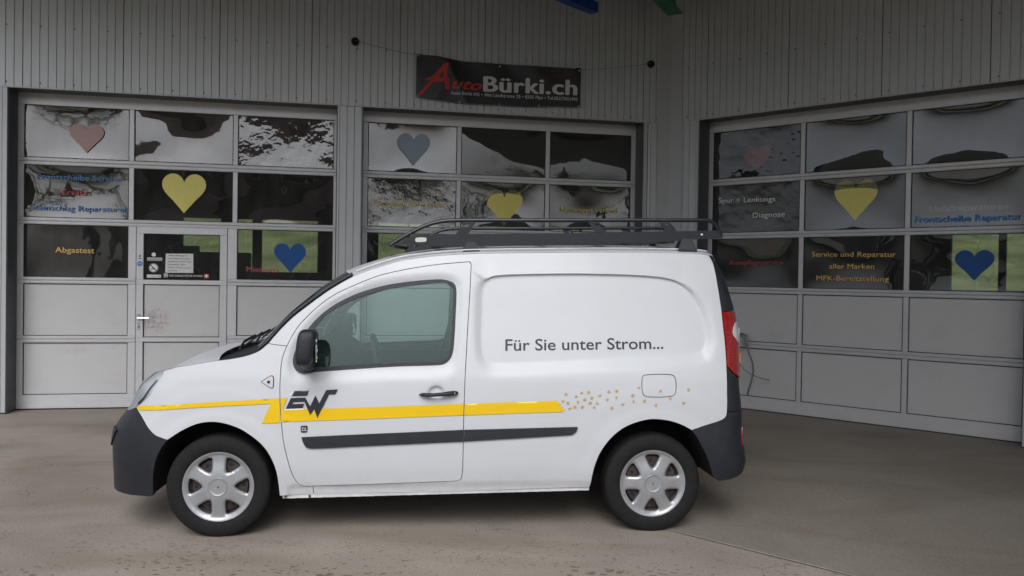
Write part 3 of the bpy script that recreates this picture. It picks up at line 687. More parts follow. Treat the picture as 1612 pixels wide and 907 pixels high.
LX = [(-3.639, -2.530), (-2.455, -1.352), (-1.302, -.173)]
LX[0] = (-3.639, -2.5175); LX[1] = (-2.4625, -1.3535); LX[2] = (-1.2985, -.173)
CX = [(.243, 1.3515), (1.4065, 2.5105), (2.5655, 3.675)]
RX = [(-4.882, -3.745), (-3.690, -2.5635), (-2.5085, -1.413)]
kL = {(0, 0): ('pane', .014, .001), (0, 1): ('pane', .010, .006), (0, 2): ('pane_crumpled', .008, .004), (1, 0): ('pane', .016, .003), (1, 1): ('pane_calm', .006, .001), (1, 2): ('pane_calm', .007, .002),
      (2, 0): ('pane_calm', .003, .0), (2, 1): ('pane_calm', .006, .002), (2, 2): ('pane_calm', .008, .002)}
kC = {(0, 0): ('pane', .013, .003), (0, 1): ('pane_calm', -.006, .003), (0, 2): ('pane_calm', -.006, .002), (1, 0): ('pane_crumpled', .010, .002), (1, 1): ('pane', .014, .004), (1, 2): ('pane', .012, .005),
      (2, 0): ('pane_calm', .006, .002), (2, 1): ('pane_calm', .006, .001), (2, 2): ('pane_calm', .006, .001)}
kR = {(0, 0): ('pane_trees', .008, .004), (0, 1): ('pane', .016, .002), (0, 2): ('pane', .018, .001), (1, 0): ('pane_trees', .006, .003), (1, 1): ('pane', .016, .002), (1, 2): ('pane', .018, .001),
      (2, 0): ('pane_calm', .010, .005), (2, 1): ('pane_calm', .012, .004), (2, 2): ('pane_calm', .010, .002)}
S0L, S0C, S0R = -3.709, .171, -4.943
# right door's small panes: row three and the solid rows share the columns
dL, secL = make_door(S0L, LX, WL_D, WL_A, 'left garage door with a small wicket door, paper notice and yellow heart', True, kL)
dC, secC = make_door(S0C, CX, WL_D, WL_A, 'garage door behind the roof rack, below the black banner', False, kC)
dR, secR = make_door(S0R, RX, WR_D, WR_A, 'garage door at the right behind the van tail, in the angled wall', False, kR)
IN = .045                                                  # letters and hearts stick to the inner face of the glazing
def LT(secs, r, S0, txt, a, c, z, zc, m, z1=None, bold=.012, y=.0105): return letters('lettering', txt, a - S0, c - S0, z, zc, y, m, secs[r], z1, bold)
LT(secL, 1, S0L, 'Frontscheibe Service', -3.503, -2.606, 2.661, 2.722, 't_pblue', 2.663)
LT(secL, 1, S0L, 'Ersatz', -3.238, -2.966, 2.489, 2.551, 't_pred', 2.491)
LT(secL, 1, S0L, 'Steinschlag Reparaturen', -3.575, -2.530, 2.304, 2.366, 't_pblue', 2.307)
LT(secL, 2, S0L, 'Abgastest', -3.306, -2.888, 1.822, 1.884, 't_gold', 1.820)
LT(secL, 2, S0L, 'Mietauto', -1.188, -.816, 1.632, 1.694, 't_pred', 1.628)
LT(secC, 1, S0C, 'Occasion An+Verkauf', .336, 1.264, 2.476, 2.545, 't_yellow', 2.488)
LT(secC, 1, S0C, 'Neuwagen Verkauf', 2.721, 3.513, 2.474, 2.537, 't_yellow', 2.485)
LT(secC, 2, S0C, 'Klimaservice', .543, 1.10, 1.812, 1.872, 't_black', 1.816)
LT(secR, 1, S0R, 'Spur + Lenkungs', -4.800, -4.048, 2.606, 2.668, 't_white', 2.593)
LT(secR, 1, S0R, 'Diagnose', -4.336, -3.925, 2.401, 2.463, 't_white', 2.402)
LT(secR, 1, S0R, 'Unfallreparaturen', -2.326, -1.584, 2.399, 2.460, 't_white', 2.393, y=.04)
LT(secR, 1, S0R, 'Frontscheibe Reparatur', -2.468, -1.457, 2.281, 2.343, 't_blue', 2.281, bold=.022)
LT(secR, 2, S0R, 'Service und Reparatur', -3.588, -2.651, 1.913, 1.970, 't_gold', 1.905)
LT(secR, 2, S0R, 'aller Marken', -3.383, -2.878, 1.772, 1.828, 't_gold', 1.770)
LT(secR, 2, S0R, 'MFK-Bereitstellung', -3.529, -2.722, 1.634, 1.689, 't_gold', 1.629)
LT(secR, 2, S0R, 'Autopflegeservice', -4.641, -3.938, 1.815, 1.869, 't_pred', 1.821)
def heart(s0, s1, ztop, zbot, D, A, m, label, y=.034, lean=0.):
    w = s1 - s0; h = ztop - zbot; pts = []
    for i in range(48):
        t = 2 * math.pi * i / 48
        x = 16 * math.sin(t) ** 3 / 32; z = (13 * math.cos(t) - 5 * math.cos(2 * t) - 2 * math.cos(3 * t) - math.cos(4 * t))
        pts.append((x, z))
    zs = [p[1] for p in pts]; a, bb = min(zs), max(zs); poly = []
    for x, z in pts:
        k = (z - a) / (bb - a); x2 = x
        # straighten the flanks into a V
        if k < .55: x2 = math.copysign(max(abs(x), 0.5 * (k / .62) ** 1.0 * .98), x) if abs(x) > 1e-6 else x
        poly.append((x2 * w + lean * (1 - k), -h / 2 + k * h))
    b = MB().prism(poly, 0, .003); o = b.build('paper_heart', m)
    n_ = Vector((-math.sin(A), math.cos(A), 0)); p = wframe(D, A, (s0 + s1) / 2) + n_ * y; p.z = (ztop + zbot) / 2
    o.location = p; o.rotation_euler = (0, 0, A); return tag(o, label, 'heart', 'paper hearts taped in the door glass')
heart(-3.165, -2.795, 3.320, 2.985, WL_D, WL_A, 'h_pink', 'pink heart washed pale by reflection in the top left pane of the left garage door', .010)
heart(-2.155, -1.660, 2.785, 2.317, WL_D, WL_A, 'h_yellow', 'yellow heart in the glass above the wicket door', .012)
heart(-.872, -.494, 1.985, 1.629, WL_D, WL_A, 'h_blue', 'blue heart in the left garage door beside the red lettering', .012, .01)
heart(.600, 1.010, 3.40, 3.00, WL_D, WL_A, 'h_lblue', 'pale blue heart in the top left pane under the banner', .008)
heart(1.736, 2.219, 2.742, 2.275, WL_D, WL_A, 'h_yellow', 'pale yellow heart in the middle pane right above the roof rack', .030)
heart(-4.492, -4.127, 3.298, 2.978, WR_D, WR_A, 'h_red', 'red heart in the dark top left pane of the right garage door', .040)
heart(-3.347, -2.862, 2.795, 2.327, WR_D, WR_A, 'h_yellow', 'yellow heart above the golden service lettering on the right door', .030)
heart(-2.063, -1.692, 1.972, 1.654, WR_D, WR_A, 'h_blue', 'blue heart against the green window at the right edge', .013)
# paper notice on the wicket door
nt_ = empty('paper_notice', tuple(wframe(WL_D, WL_A, -1.95) + hn * .012 + Vector((0, 0, 1.60))), WL_A, 'white handwritten notice taped in the wicket door glass', 'notice')
MB().add([(-.160, 0, .005), (.155, -.001, .006), (.152, .001, .236), (-.155, 0, .232)], [(0, 1, 2, 3)]).build('sheet', 'paper', nt_)
for k, (w, tx) in enumerate(((.8, 'Jeden Montag ist'), (.9, 'unser Büro ab 12 Uhr'), (.95, 'geschlossen und wir sind'), (.75, 'erreichbar über'), (.93, 'Telefon. Danke und auf'), (.4, 'Wiedersehen'))):
    letters('handwriting', tx, -.13, -.13 + .27 * w, .205 - k * .036, .219 - k * .036, -.0015, 't_black', nt_, bold=-.01, shear=.3)

# hose hanging from a hook by the right door
hz = empty('grey_hose', tuple(wframe(WR_D, WR_A, -4.38)), WR_A, 'thin grey hose hanging on a hook right behind the van tail lamp', 'hose')
MB().bevbox((-.035, -.16, .80), (.015, -.03, .955), .004).build('hook_box', 'sheet_trim', hz)
MB().tube([(-.02, -.17, .91), (.0, -.19, .955), (.03, -.19, .965), (.055, -.185, .94), (.07, -.18, .86), (.10, -.17, .75), (.15, -.16, .62), (.165, -.16, .50), (.14, -.16, .38), (.10, -.15, .26), (.09, -.15, .2)], .012, 8).build('hose', 'hose', hz, True)
MB().tube([(-.02, -.17, .62), (.05, -.17, .52), (.15, -.16, .46), (.24, -.13, .43), (.34, -.08, .41)], .006, 6).build('cable', 'hose', hz, True)

# ------------------------------------------------------------------ banner
BY = CL - .05
ban = empty('banner', tuple(wframe(WL_D, WL_A, 1.83) + hn * BY + Vector((0, 0, 3.76))), WL_A, 'black vinyl banner with red and white lettering tied to the cladding', 'banner')
def bedge(s):      # top and bottom edge of the sagging cloth
    u = (s - .796) / (2.866 - .796)
    top = 4.305 - .05 * min(1, u / .28) + .012 * math.exp(-((u - .13) / .05) ** 2) + (.012 if u > .97 else 0)
    bot = 3.782 - .042 * math.sin(math.pi * min(1, max(0, u)) ** .85) + .004 * math.sin(u * 17)
    return top, bot
def bfold(u, v):
    return .012 * math.sin(u * 7 + v * 2) * (.4 + v * .6) + .010 * math.exp(-((u - .12 - .1 * v) / .03) ** 2) + .006 * math.sin(u * 23 + v * 5) * v * v + .008 * math.exp(-((u - .3 + .12 * v) / .025) ** 2)
def bpt(s, z, off=0.):
    u = (s - .796) / 2.07; t, bt = bedge(s); v = (z - bt) / (t - bt); return (s - 1.83, -bfold(u, v) + off, z - 3.76)
b = MB(); nx, nz = 110, 22
for back in (0, 1):
    k0 = len(b.v)
    for j in range(nz + 1):
        for i in range(nx + 1):
            s = .796 + 2.07 * i / nx; t, bt = bedge(s); b.v.append(bpt(s, bt + (t - bt) * j / nz, .0015 * back))
    for j in range(nz):
        for i in range(nx):
            k = k0 + j * (nx + 1) + i; f = (k, k + 1, k + nx + 2, k + nx + 1); b.f.append(f if not back else f[::-1])
b.build('cloth', 'banner', ban, True, 70)
def btext(name, txt, s0, s1, z, zc, m, z1, bold=.03, shear=0., split=True, label=None):
    v, f = text_mesh(txt, s1 - s0, zc - z, bold, shear); k = (z1 - z) / (s1 - s0)
    bb = MB(); bb.add([bpt(s0 + a, z + k * a + h, -.003 - d_) for a, h, d_ in v], f); o = bb.build(name, m, ban)
    if label: o['label'] = label
btext('lettering', 'Bürki.ch', 1.621, 2.823, 3.903, 4.085, 'b_white', 3.925, .035)
btext('lettering', 'Auto Bürki AG • Alte Landstrasse 25 • 8505 Pfyn • Tel.052/7651493', 1.220, 2.827, 3.838, 3.878, 'b_white', 3.852, .018)
btext('lettering', 'uto', 1.225, 1.612, 3.915, 4.045, 'b_red', 3.905, .028, .45)
btext('lettering', 'seit 1989', 2.335, 2.64, 4.125, 4.165, 'b_darkred', 4.115, .02, .4)
A1 = [(.818, 3.815), (.840, 3.803), (.862, 3.812), (1.003, 3.975), (1.139, 3.985), (1.160, 3.890), (1.204, 3.892), (1.207, 3.943), (1.190, 4.228), (1.128, 4.205), (1.060, 4.118), (.989, 4.046), (.909, 4.010), (.918, 3.992), (.975, 3.998)]
bb = MB(); bb.add([bpt(s, z, -.003) for s, z in A1], [tuple(range(len(A1)))]); 
me = bb.mesh('lettering', 'b_red'); bm = bmesh.new(); bm.from_mesh(me); bmesh.ops.triangulate(bm, faces=bm.faces); bm.to_mesh(me); bm.free(); link('lettering', me, ban)
A2 = [(1.055, 4.032), (1.120, 4.115), (1.128, 4.035)]
MB().add([bpt(s, z, -.0045) for s, z in A2], [(0, 2, 1)]).build('lettering_counter', 'banner', ban)
gm = MB().lathe([(.004, -.004), (.007, -.006), (.011, -.004), (.011, -.002)], (0, 0, 0), 14).mesh('grommet', 'chrome', True)
for s, z in ((.815, 4.285), (1.83, 4.225), (2.845, 4.235), (.815, 3.795), (1.33, 3.752), (1.83, 3.755), (2.33, 3.765), (2.845, 3.79)):
    x, y, zz = bpt(s, z, 0); link('grommet', gm, ban, (x, y, zz))
for a, c in (((.815, 4.285), (.065, 4.41)), ((2.845, 4.24), (3.814, 4.392))):
    p = Vector(bpt(*a, -.006)); q = Vector((c[0] - 1.83, -.01, c[1] - 3.76)); md = (p + q) / 2 - Vector((0, 0, .012))
    MB().tube([p, (p + md) / 2 - Vector((0, 0, .004)), md, (q + md) / 2 - Vector((0, 0, .004)), q], .0028, 5).build('cord', 'rope', ban)
for i, (s, z) in enumerate(((.065, 4.41), (3.814, 4.392))):
    o = MB().lathe([(.0, -.028), (.010, -.027), (.012, -.018), (.030, -.020), (.042, -.012), (.046, 0), (.046, .03)], (0, 0, 0), 28).build('round_anchor', 'rubber', None, True)
    o.location = wframe(WL_D, WL_A, s) + hn * (CL - .03) + Vector((0, 0, z)); o.rotation_euler = (0, 0, WL_A)
    tag(o, ('round black wall anchor at the left end of the banner cord', 'round black wall anchor at the right end of the banner cord')[i], 'anchor', 'banner cord anchors')
# ------------------------------------------------------------------ van: the body surface
VAN = empty('van', (-1.7655, 4.8969, 0), R(5.23), 'white delivery van with yellow stripe, dark lettering and black roof rack', 'van')
def interp(tab, v):
    """smooth (monotone cubic) interpolation in a table of (key, value)"""
    n=len(tab)
    if v<=tab[0][0]: return tab[0][1]
    if v>=tab[-1][0]: return tab[-1][1]
    i=max(0,min(n-2,bisect_right([t[0] for t in tab],v)-1))
    def sl(k):
        if k<=0 or k>=n-1:
            a,b=(0,1) if k<=0 else (n-2,n-1)
            return (tab[b][1]-tab[a][1])/(tab[b][0]-tab[a][0])
        d0=(tab[k][1]-tab[k-1][1])/(tab[k][0]-tab[k-1][0]); d1=(tab[k+1][1]-tab[k][1])/(tab[k+1][0]-tab[k][0])
        return 0 if d0*d1<=0 else 2*d0*d1/(d0+d1)
    h=tab[i+1][0]-tab[i][0]; t=(v-tab[i][0])/h
    return ((2*t**3-3*t*t+1)*tab[i][1]+(t**3-2*t*t+t)*h*sl(i)+(-2*t**3+3*t*t)*tab[i+1][1]+(t**3-t*t)*h*sl(i+1))
HW=.915
YV=[(.1,.06),(.2,.045),(.3,.03),(.45,.008),(.62,0.),(.8,0.),(.95,.008),(1.05,.025),(1.2,.055),(1.4,.10),(1.6,.148),(1.72,.185),(1.80,.225),(1.86,.29)]
FX0,FN=-.12,2.9
FTIP=[(.2,.801),(.35,.803),(.5,.806),(.6,.792),(.66,.762),(.72,.713),(.78,.676),(.84,.649),(.9,.614),(.96,.543),(1.02,.495),(1.06,.48),(1.2,.43)]
RX0,RN=3.0,5.0
RTIP=[(.2,3.34),(.3,3.385),(.4,3.39),(.5,3.375),(.57,3.36),(.8,3.35),(.9,3.335),(1.0,3.33),(1.2,3.335),(1.4,3.32),(1.5,3.295),(1.6,3.265),(1.7,3.22),(1.8,3.135),(1.9,3.08)]
def arc_table(n,L,N=240):
    pts=[]
    for i in range(N+1):
        a=math.pi/2*i/N
        # direction uniform-ish sampling
        s,c=math.sin(a),math.cos(a)
        r=(s**n+c**n)**(-1/n)
        pts.append((L*s*r, HW*(1-c*r)))
    out=[(0,0,0)];l=0
    for a,b in zip(pts,pts[1:]):
        l+=math.hypot(b[0]-a[0],b[1]-a[1]); out.append((l,b[0],b[1]))
    return out
FL=.75;RL=.30
FT=arc_table(FN,FL);RT=arc_table(RN,RL)
FK=[t[0] for t in FT];RK=[t[0] for t in RT]
def look(T,K,l):
    l=min(l,K[-1]-1e-9); i=bisect_right(K,l)-1; f=(l-K[i])/(K[i+1]-K[i])
    return T[i][1]+f*(T[i+1][1]-T[i][1]), T[i][2]+f*(T[i+1][2]-T[i][2])
PF=FX0-FK[-1]; PR=RX0+RK[-1]
def side(p,z):
    yv=interp(YV,z)
    if p<FX0:
        dx,y=look(FT,FK,FX0-p); x=FX0-dx*(interp(FTIP,z)+FX0)/FL
    elif p>RX0:
        dx,y=look(RT,RK,p-RX0); x=RX0+dx*(interp(RTIP,z)-RX0)/RL
    else: x=p;y=0.
    return x, yv+y*(HW-yv)/HW

YM = 1.83                                         # width of the car: the far side is the near side mirrored
def poly_np(P): return np.array(P, float)
def inside(P, pts):
    P = poly_np(P); pts = np.atleast_2d(pts); x, y = pts[:, 0], pts[:, 1]; r = np.zeros(len(pts), bool); n = len(P)
    for i in range(n):
        x0, y0 = P[i]; x1, y1 = P[(i + 1) % n]
        c = (y0 > y) != (y1 > y)
        if y1 != y0: r ^= c & (x < (x1 - x0) * (y - y0) / (y1 - y0) + x0)
    return r
def near_poly(P, pts, closed=True):
    """distance to a polyline and the vector from it"""
    P = poly_np(P); pts = np.atleast_2d(pts); best = np.full(len(pts), 1e9); vec = np.zeros((len(pts), 2)); n = len(P)
    for i in range(n if closed else n - 1):
        a = P[i]; b_ = P[(i + 1) % n]; d = b_ - a; L2 = max(1e-12, d @ d); t = np.clip(((pts - a) @ d) / L2, 0, 1); q = a + t[:, None] * d; v = pts - q; l = np.hypot(v[:, 0], v[:, 1])
        m = l < best; best[m] = l[m]; vec[m] = v[m]
    return best, vec
def smooth(pts, closed=True, res=.02, corner=38, force=()):
    """rounds a traced line through its points, keeping its true corners"""
    P = [Vector(p) for p in pts]; n = len(P); out = []
    def is_c(i):
        if not closed and i in (0, n - 1): return True
        a, b_, c = P[(i - 1) % n], P[i], P[(i + 1) % n]; u, v = b_ - a, c - b_
        if u.length < 1e-6 or v.length < 1e-6: return True
        return math.degrees(u.angle(v)) > corner or i in force
    cs = [is_c(i) for i in range(n)]
    for i in range(n if closed else n - 1):
        p1, p2 = P[i], P[(i + 1) % n]; p0 = p1 + (p1 - p2) * .0 if cs[i] else P[(i - 1) % n]; p3 = p2 if cs[(i + 1) % n] else P[(i + 2) % n]
        L = (p2 - p1).length; m = max(1, int(math.ceil(L / res)))
        sc = lambda q0, q1: 1
        t1 = (p2 - p0) * (.5 if not cs[i] else 1.) ; t2 = (p3 - p1) * (.5 if not cs[(i + 1) % n] else 1.)
        # chord-length scaled tangents keep uneven spacing from overshooting
        if not cs[i]: l = (p1 - p0).length + L; t1 = (p2 - p0) * (L / l)
        if not cs[(i + 1) % n]: l = (p3 - p2).length + L; t2 = (p3 - p1) * (L / l)
        for k in range(m):
            t = k / m; h = (2 * t**3 - 3 * t * t + 1) * p1 + (t**3 - 2 * t * t + t) * t1 + (-2 * t**3 + 3 * t * t) * p2 + (t**3 - t * t) * t2
            out.append((h.x, h.y))
    if not closed: out.append(tuple(P[-1]))
    return out
def offset_poly(P, d):
    """moves a closed polygon inwards by d"""
    n = len(P); A = sum(P[i][0] * P[(i + 1) % n][1] - P[(i + 1) % n][0] * P[i][1] for i in range(n)); s = 1 if A > 0 else -1; out = []
    for i in range(n):
        a, b_, c = Vector(P[i - 1]), Vector(P[i]), Vector(P[(i + 1) % n]); u = (b_ - a); v = (c - b_)
        if u.length < 1e-7: u = v
        if v.length < 1e-7: v = u
        u.normalize(); v.normalize(); nu = Vector((-u.y, u.x)) * s; nv = Vector((-v.y, v.x)) * s; m = nu + nv
        m = nu if m.length < .2 else m / (m.length ** 2) * 2
        if m.length > 2: m = m.normalized() * 2
        out.append((b_.x + m.x * d, b_.y + m.y * d))
    return out
RECESS = smooth([(1.594,1.274),(1.597,1.398),(1.601,1.517),(1.613,1.565),(1.641,1.597),(1.690,1.612),(1.836,1.622),(2.173,1.632),(2.400,1.632),(2.586,1.629),(2.736,1.620),(2.836,1.603),(2.901,1.571),(2.957,1.519),(3.004,1.438),(3.030,1.330),(3.035,1.230),(3.012,1.165),(2.940,1.147),(2.851,1.141),(2.177,1.099),(1.694,1.077),(1.639,1.088),(1.605,1.125),(1.594,1.18)])
WINO = smooth([(1.340,1.590),(1.383,1.582),(1.414,1.568),(1.431,1.534),(1.429,1.380),(1.418,1.165),(1.402,1.100),(1.370,1.067),(1.329,1.055),(1.083,1.046),(.840,1.030),(.559,1.009),(.503,1.005),(.463,1.019),(.441,1.054),(.436,1.094),(.445,1.142),(.470,1.203),(.512,1.266),(.558,1.325),(.624,1.387),(.703,1.441),(.824,1.499),(.988,1.549),(1.154,1.576),(1.279,1.588)], corner=60)
WINI = smooth([(1.347,1.569),(1.389,1.557),(1.410,1.527),(1.408,1.379),(1.397,1.165),(1.378,1.103),(1.337,1.081),(1.082,1.068),(.759,1.051),(.566,1.041),(.549,1.055),(.546,1.127),(.558,1.272),(.609,1.346),(.688,1.404),(.825,1.470),(.989,1.521),(1.154,1.549)], corner=60)
CUP = (1.313, .888, .056, .048)
def sstep(t): t = np.clip(t, 0, 1); return t * t * (3 - 2 * t)
def relief(P):
    """pressings in the side: inward offset at each (p, z)"""
    P = np.atleast_2d(P); r = np.zeros(len(P))
    near = (P[:, 0] > 1.5) & (P[:, 0] < 3.12) & (P[:, 1] > .93) & (P[:, 1] < 1.70)
    if near.any():
        Q = P[near]; d, v = near_poly(RECESS, Q); ins = inside(RECESS, Q); dd = np.maximum(d, 1e-9); ux, uz = v[:, 0] / dd, v[:, 1] / dd
        w = np.where(uz < 0, np.hypot(np.where(ux < 0, .045, .06) * ux, .098 * uz), .010 + .04 * np.abs(ux) ** 4)
        D = .026; r[near] += np.where(ins | (d < 1e-5), D, D * (1 - sstep(d / np.maximum(w, 1e-5))))
    near = (P[:, 0] > .38) & (P[:, 0] < 1.56) & (P[:, 1] > .88) & (P[:, 1] < 1.66)
    if near.any():
        Q = P[near]; d, v = near_poly(WINO, Q); ins = inside(WINO, Q); dd = np.maximum(d, 1e-9); ux, uz = v[:, 0] / dd, v[:, 1] / dd
        w = np.hypot(np.where(ux < 0, .03, .05) * ux, np.where(uz < 0, .10, .03) * uz)
        D = .014; r[near] += np.where(ins | (d < 1e-5), D, D * (1 - sstep(d / np.maximum(w, 1e-5))))
    for cx, cz, ra in ((-.02, .30, .405), (2.697, .31, .41)):
        rr = np.hypot(P[:, 0] - cx, P[:, 1] - cz); r -= .0045 * sstep((ra + .085 - rr) / .05) * (P[:, 1] > .2) + .0022 * sstep((ra + .225 - rr) / .03)
    e = np.hypot((P[:, 0] - CUP[0]) / CUP[2], (P[:, 1] - CUP[1]) / CUP[3]); r += .020 * sstep((1 - e) / .45)
    # sill tuck-under and the crease above it
    r += .010 * sstep((.318 - P[:, 1]) / .02) * (P[:, 0] > .42) * (P[:, 0] < 2.3)
    return r
def surf_pts(P, off=0., rel=True):
    P = np.atleast_2d(np.array(P, float)); R_ = relief(P) if rel else np.zeros(len(P)); out = []
    for (p, z), r in zip(P, R_):
        x, y = side(p, z)
        if off or r:
            # push along the plan normal so that corners keep their thickness
            x2, y2 = side(p + .004, z); x1, y1 = side(p - .004, z); tx, ty = x2 - x1, y2 - y1; l = math.hypot(tx, ty) or 1
            x += -ty / l * (off + r); y += tx / l * (off + r)
        out.append((x, y, z))
    return out
def tess(outline, holes=(), res=.03, extra=None):
    V = []; E = []
    for loop in [outline] + list(holes):
        k = len(V); n = len(loop); V += [tuple(p) for p in loop]; E += [(k + i, k + (i + 1) % n) for i in range(n)]
    O = poly_np(outline); x0, z0 = O.min(0); x1, z1 = O.max(0); G = []
    nx, nz = int((x1 - x0) / res) + 2, int((z1 - z0) / res) + 2
    for j in range(nz):
        for i in range(nx): G.append((x0 + (i + .5 * (j % 2)) * res, z0 + j * res * .87))
    G = np.array(G)
    if extra is not None and len(extra): G = np.vstack([G, extra])
    ok = inside(outline, G)
    for h in holes: ok &= ~inside(h, G)
    G = G[ok]
    if extra is not None and len(G):      # thin out points that crowd each other
        key = {}; 
        for g in G[::-1]: key[(round(g[0] / .0045), round(g[1] / .0045))] = g
        G = np.array(list(key.values()))
    for loop in [outline] + list(holes):
        if len(G): d, _ = near_poly(loop, G); G = G[d > min(res, .012) * .45]
    V += [tuple(g) for g in G]
    v2, _, f2, *_r = delaunay_2d_cdt([Vector(p) for p in V], E, [], 0, 1e-5)
    v2 = np.array([tuple(p) for p in v2]); f2 = [tuple(f) for f in f2]
    ce = np.array([v2[list(f)].mean(0) for f in f2]); ok = inside(outline, ce)
    for h in holes: ok &= ~inside(h, ce)
    f2 = [f for f, o in zip(f2, ok) if o]; out = []
    for f in f2:
        a, b_, c = v2[f[0]], v2[f[1]], v2[f[2]]
        if (b_[0] - a[0]) * (c[1] - a[1]) - (b_[1] - a[1]) * (c[0] - a[0]) < 0: f = f[::-1]
        out.append(f)
    return v2, out
def panel(name, outline, m, off=0., holes=(), res=.035, thick=.016, gap=.0022, rel=True, far=True, parent=None, label=None, extra=None, smooth_in=True, mesh_only=False):
    """a body panel: tessellated outline laid on the body surface, with its edges folded inwards; the far side gets its mirror image"""
    if gap: outline = offset_poly(outline, gap); holes = [offset_poly(h, -gap * 0) for h in holes]
    dens = lambda L_: [(a[0] + (b_[0] - a[0]) * k / m, a[1] + (b_[1] - a[1]) * k / m) for a, b_ in zip(L_, L_[1:] + L_[:1]) for m in [max(1, math.ceil(math.hypot(b_[0] - a[0], b_[1] - a[1]) / .03))] for k in range(m)]
    outline = dens(list(outline)); holes = [dens(list(h)) for h in holes]
    v2, f2 = tess(outline, holes, res, extra); S = surf_pts(v2, off, rel); V = list(S); F = list(f2)
    if thick:
        for hi, loop in enumerate([outline] + list(holes)):
            a = surf_pts(loop, off, rel); b_ = surf_pts(loop, off + thick, rel); k = len(V); n = len(loop); V += a + b_
            A = sum(loop[i][0] * loop[(i + 1) % n][1] - loop[(i + 1) % n][0] * loop[i][1] for i in range(n)); flip = (A > 0) == (hi == 0)
            for i in range(n):
                j = (i + 1) % n; q = (k + i, k + n + i, k + n + j, k + j); F.append(q if flip else q[::-1])
    out = []
    for sgn in ((1, -1) if far else (1,)):
        vv = V if sgn == 1 else [(x, YM - y, z) for x, y, z in V]; ff = F if sgn == 1 else [f[::-1] for f in F]
        me = bpy.data.meshes.new(name); me.from_pydata(vv, [], ff); me.materials.append(MT[m] if isinstance(m, str) else m)
        if thick:
            bm = bmesh.new(); bm.from_mesh(me); bmesh.ops.remove_doubles(bm, verts=bm.verts, dist=2e-5); bm.to_mesh(me); bm.free()
        me.polygons.foreach_set('use_smooth', [True] * len(me.polygons)); me.update()
        if thick: me.set_sharp_from_angle(angle=R(50))
        o = link(name, me, parent or VAN); out.append(o)
        if label: o['label'] = label
    return out
def seam(pts, w=.02, off=.014, name='seam_backing'):
    """black strip for the dark inside a gap between panels"""
    pts = [Vector(p) for p in pts]; L_ = []; Rr = []
    for i, p in enumerate(pts):
        d = (pts[min(i + 1, len(pts) - 1)] - pts[max(i - 1, 0)]).normalized(); nn = Vector((-d.y, d.x)) * w / 2; L_.append(tuple(p + nn)); Rr.append(tuple(p - nn))
    A_ = surf_pts(L_, off); B_ = surf_pts(Rr, off); n = len(pts)
    b = MB(); b.add(A_ + B_, [(i, i + n, i + n + 1, i + 1) for i in range(n - 1)]); b.build(name, 'dark', VAN, True)

# ---- lines traced on the body, as (length along the skin, height)
DOORF = [(.397,1.168),(.377,1.111),(.368,1.050),(.366,.975),(.366,.899),(.370,.807),(.376,.731),(.388,.615),(.398,.560),(.412,.498),(.430,.432),(.454,.364),(.485,.322),(.520,.308),(.566,.309)]
DOORB = [(.566,.309),(.981,.320),(1.294,.330),(1.452,.336)]
DOORR = [(1.476,.350),(1.482,.400),(1.484,.567),(1.485,.765),(1.489,.961),(1.496,1.116),(1.503,1.273),(1.510,1.397),(1.517,1.516),(1.522,1.636),(1.523,1.693)]
DOORT = [(1.513,1.706),(1.432,1.698),(1.312,1.685),(1.192,1.666),(1.073,1.642),(.956,1.612),(.876,1.582),(.793,1.546),(.679,1.489),(.589,1.424),(.515,1.353),(.457,1.283),(.422,1.222)]
ARCHF = [(.366,.25),(.363,.297),(.352,.388),(.333,.455),(.300,.522),(.262,.572),(.217,.613),(.135,.667),(.045,.700),(-.029,.710),(-.102,.702),(-.186,.674),(-.251,.640),(-.310,.601)]
BSEAM = [(-.359,.614),(-.397,.624),(-.431,.643),(-.504,.689),(-.591,.736),(-.664,.764),(-.694,.775)]
HLREAR = [(-.617,.815),(-.556,.869),(-.540,.927),(-.553,.972)]
FTOP = [(-.577,1.007),(-.384,1.036),(-.137,1.059),(-.025,1.076),(.063,1.088),(.122,1.099),(.181,1.115),(.232,1.138),(.283,1.182)]
WIND = [(.283,1.182),(.345,1.259),(.417,1.337),(.490,1.399),(.564,1.458),(.639,1.514),(.714,1.562),(.780,1.600)]
ROOF = [(.865,1.637),(.950,1.667),(1.032,1.693),(1.111,1.713),(1.271,1.737),(1.400,1.750),(1.512,1.758),(1.675,1.765),(2.180,1.780),(2.514,1.787),(2.850,1.789),(3.050,1.786),(3.215,1.777)]
REAR = [(3.175,1.700),(3.157,1.600),(3.151,1.500),(3.147,1.410),(3.146,1.300),(3.149,1.200),(3.153,1.060),(3.152,.940),(3.144,.800),(3.138,.746),(3.115,.721),(3.037,.690),(2.933,.655)]
ARCHR = [(2.875,.685),(2.809,.709),(2.727,.723),(2.662,.724),(2.589,.709),(2.508,.678),(2.444,.634),(2.397,.586),(2.350,.518),(2.320,.445),(2.303,.371),(2.294,.304),(2.291,.288)]
fender = smooth(FTOP + [(.344,1.173)] + DOORF + [(.568,.254)] + ARCHF + BSEAM + HLREAR, corner=45)
door_l = smooth(DOORF[:-1] + DOORB + DOORR + DOORT, corner=45)
SIDE_B = [(2.291,.288),(1.481,.266),(.568,.254)]
side_l = smooth(WIND + ROOF + REAR + ARCHR[:-1] + SIDE_B + [(.566,.309)] + DOORB[1:] + DOORR + DOORT + [(.397,1.168),(.344,1.173)], corner=45)
FUEL = smooth([(2.625,1.004),(2.805,1.007),(2.829,.985),(2.830,.895),(2.808,.869),(2.640,.864),(2.612,.885),(2.609,.985)], corner=80)
ex_ring = np.array([q for d in (.0015, .0095) for q in offset_poly(RECESS, -d)])
ex_win = np.array([q for d in (.012, .03, .055, .08) for q in offset_poly(WINO, -d)])
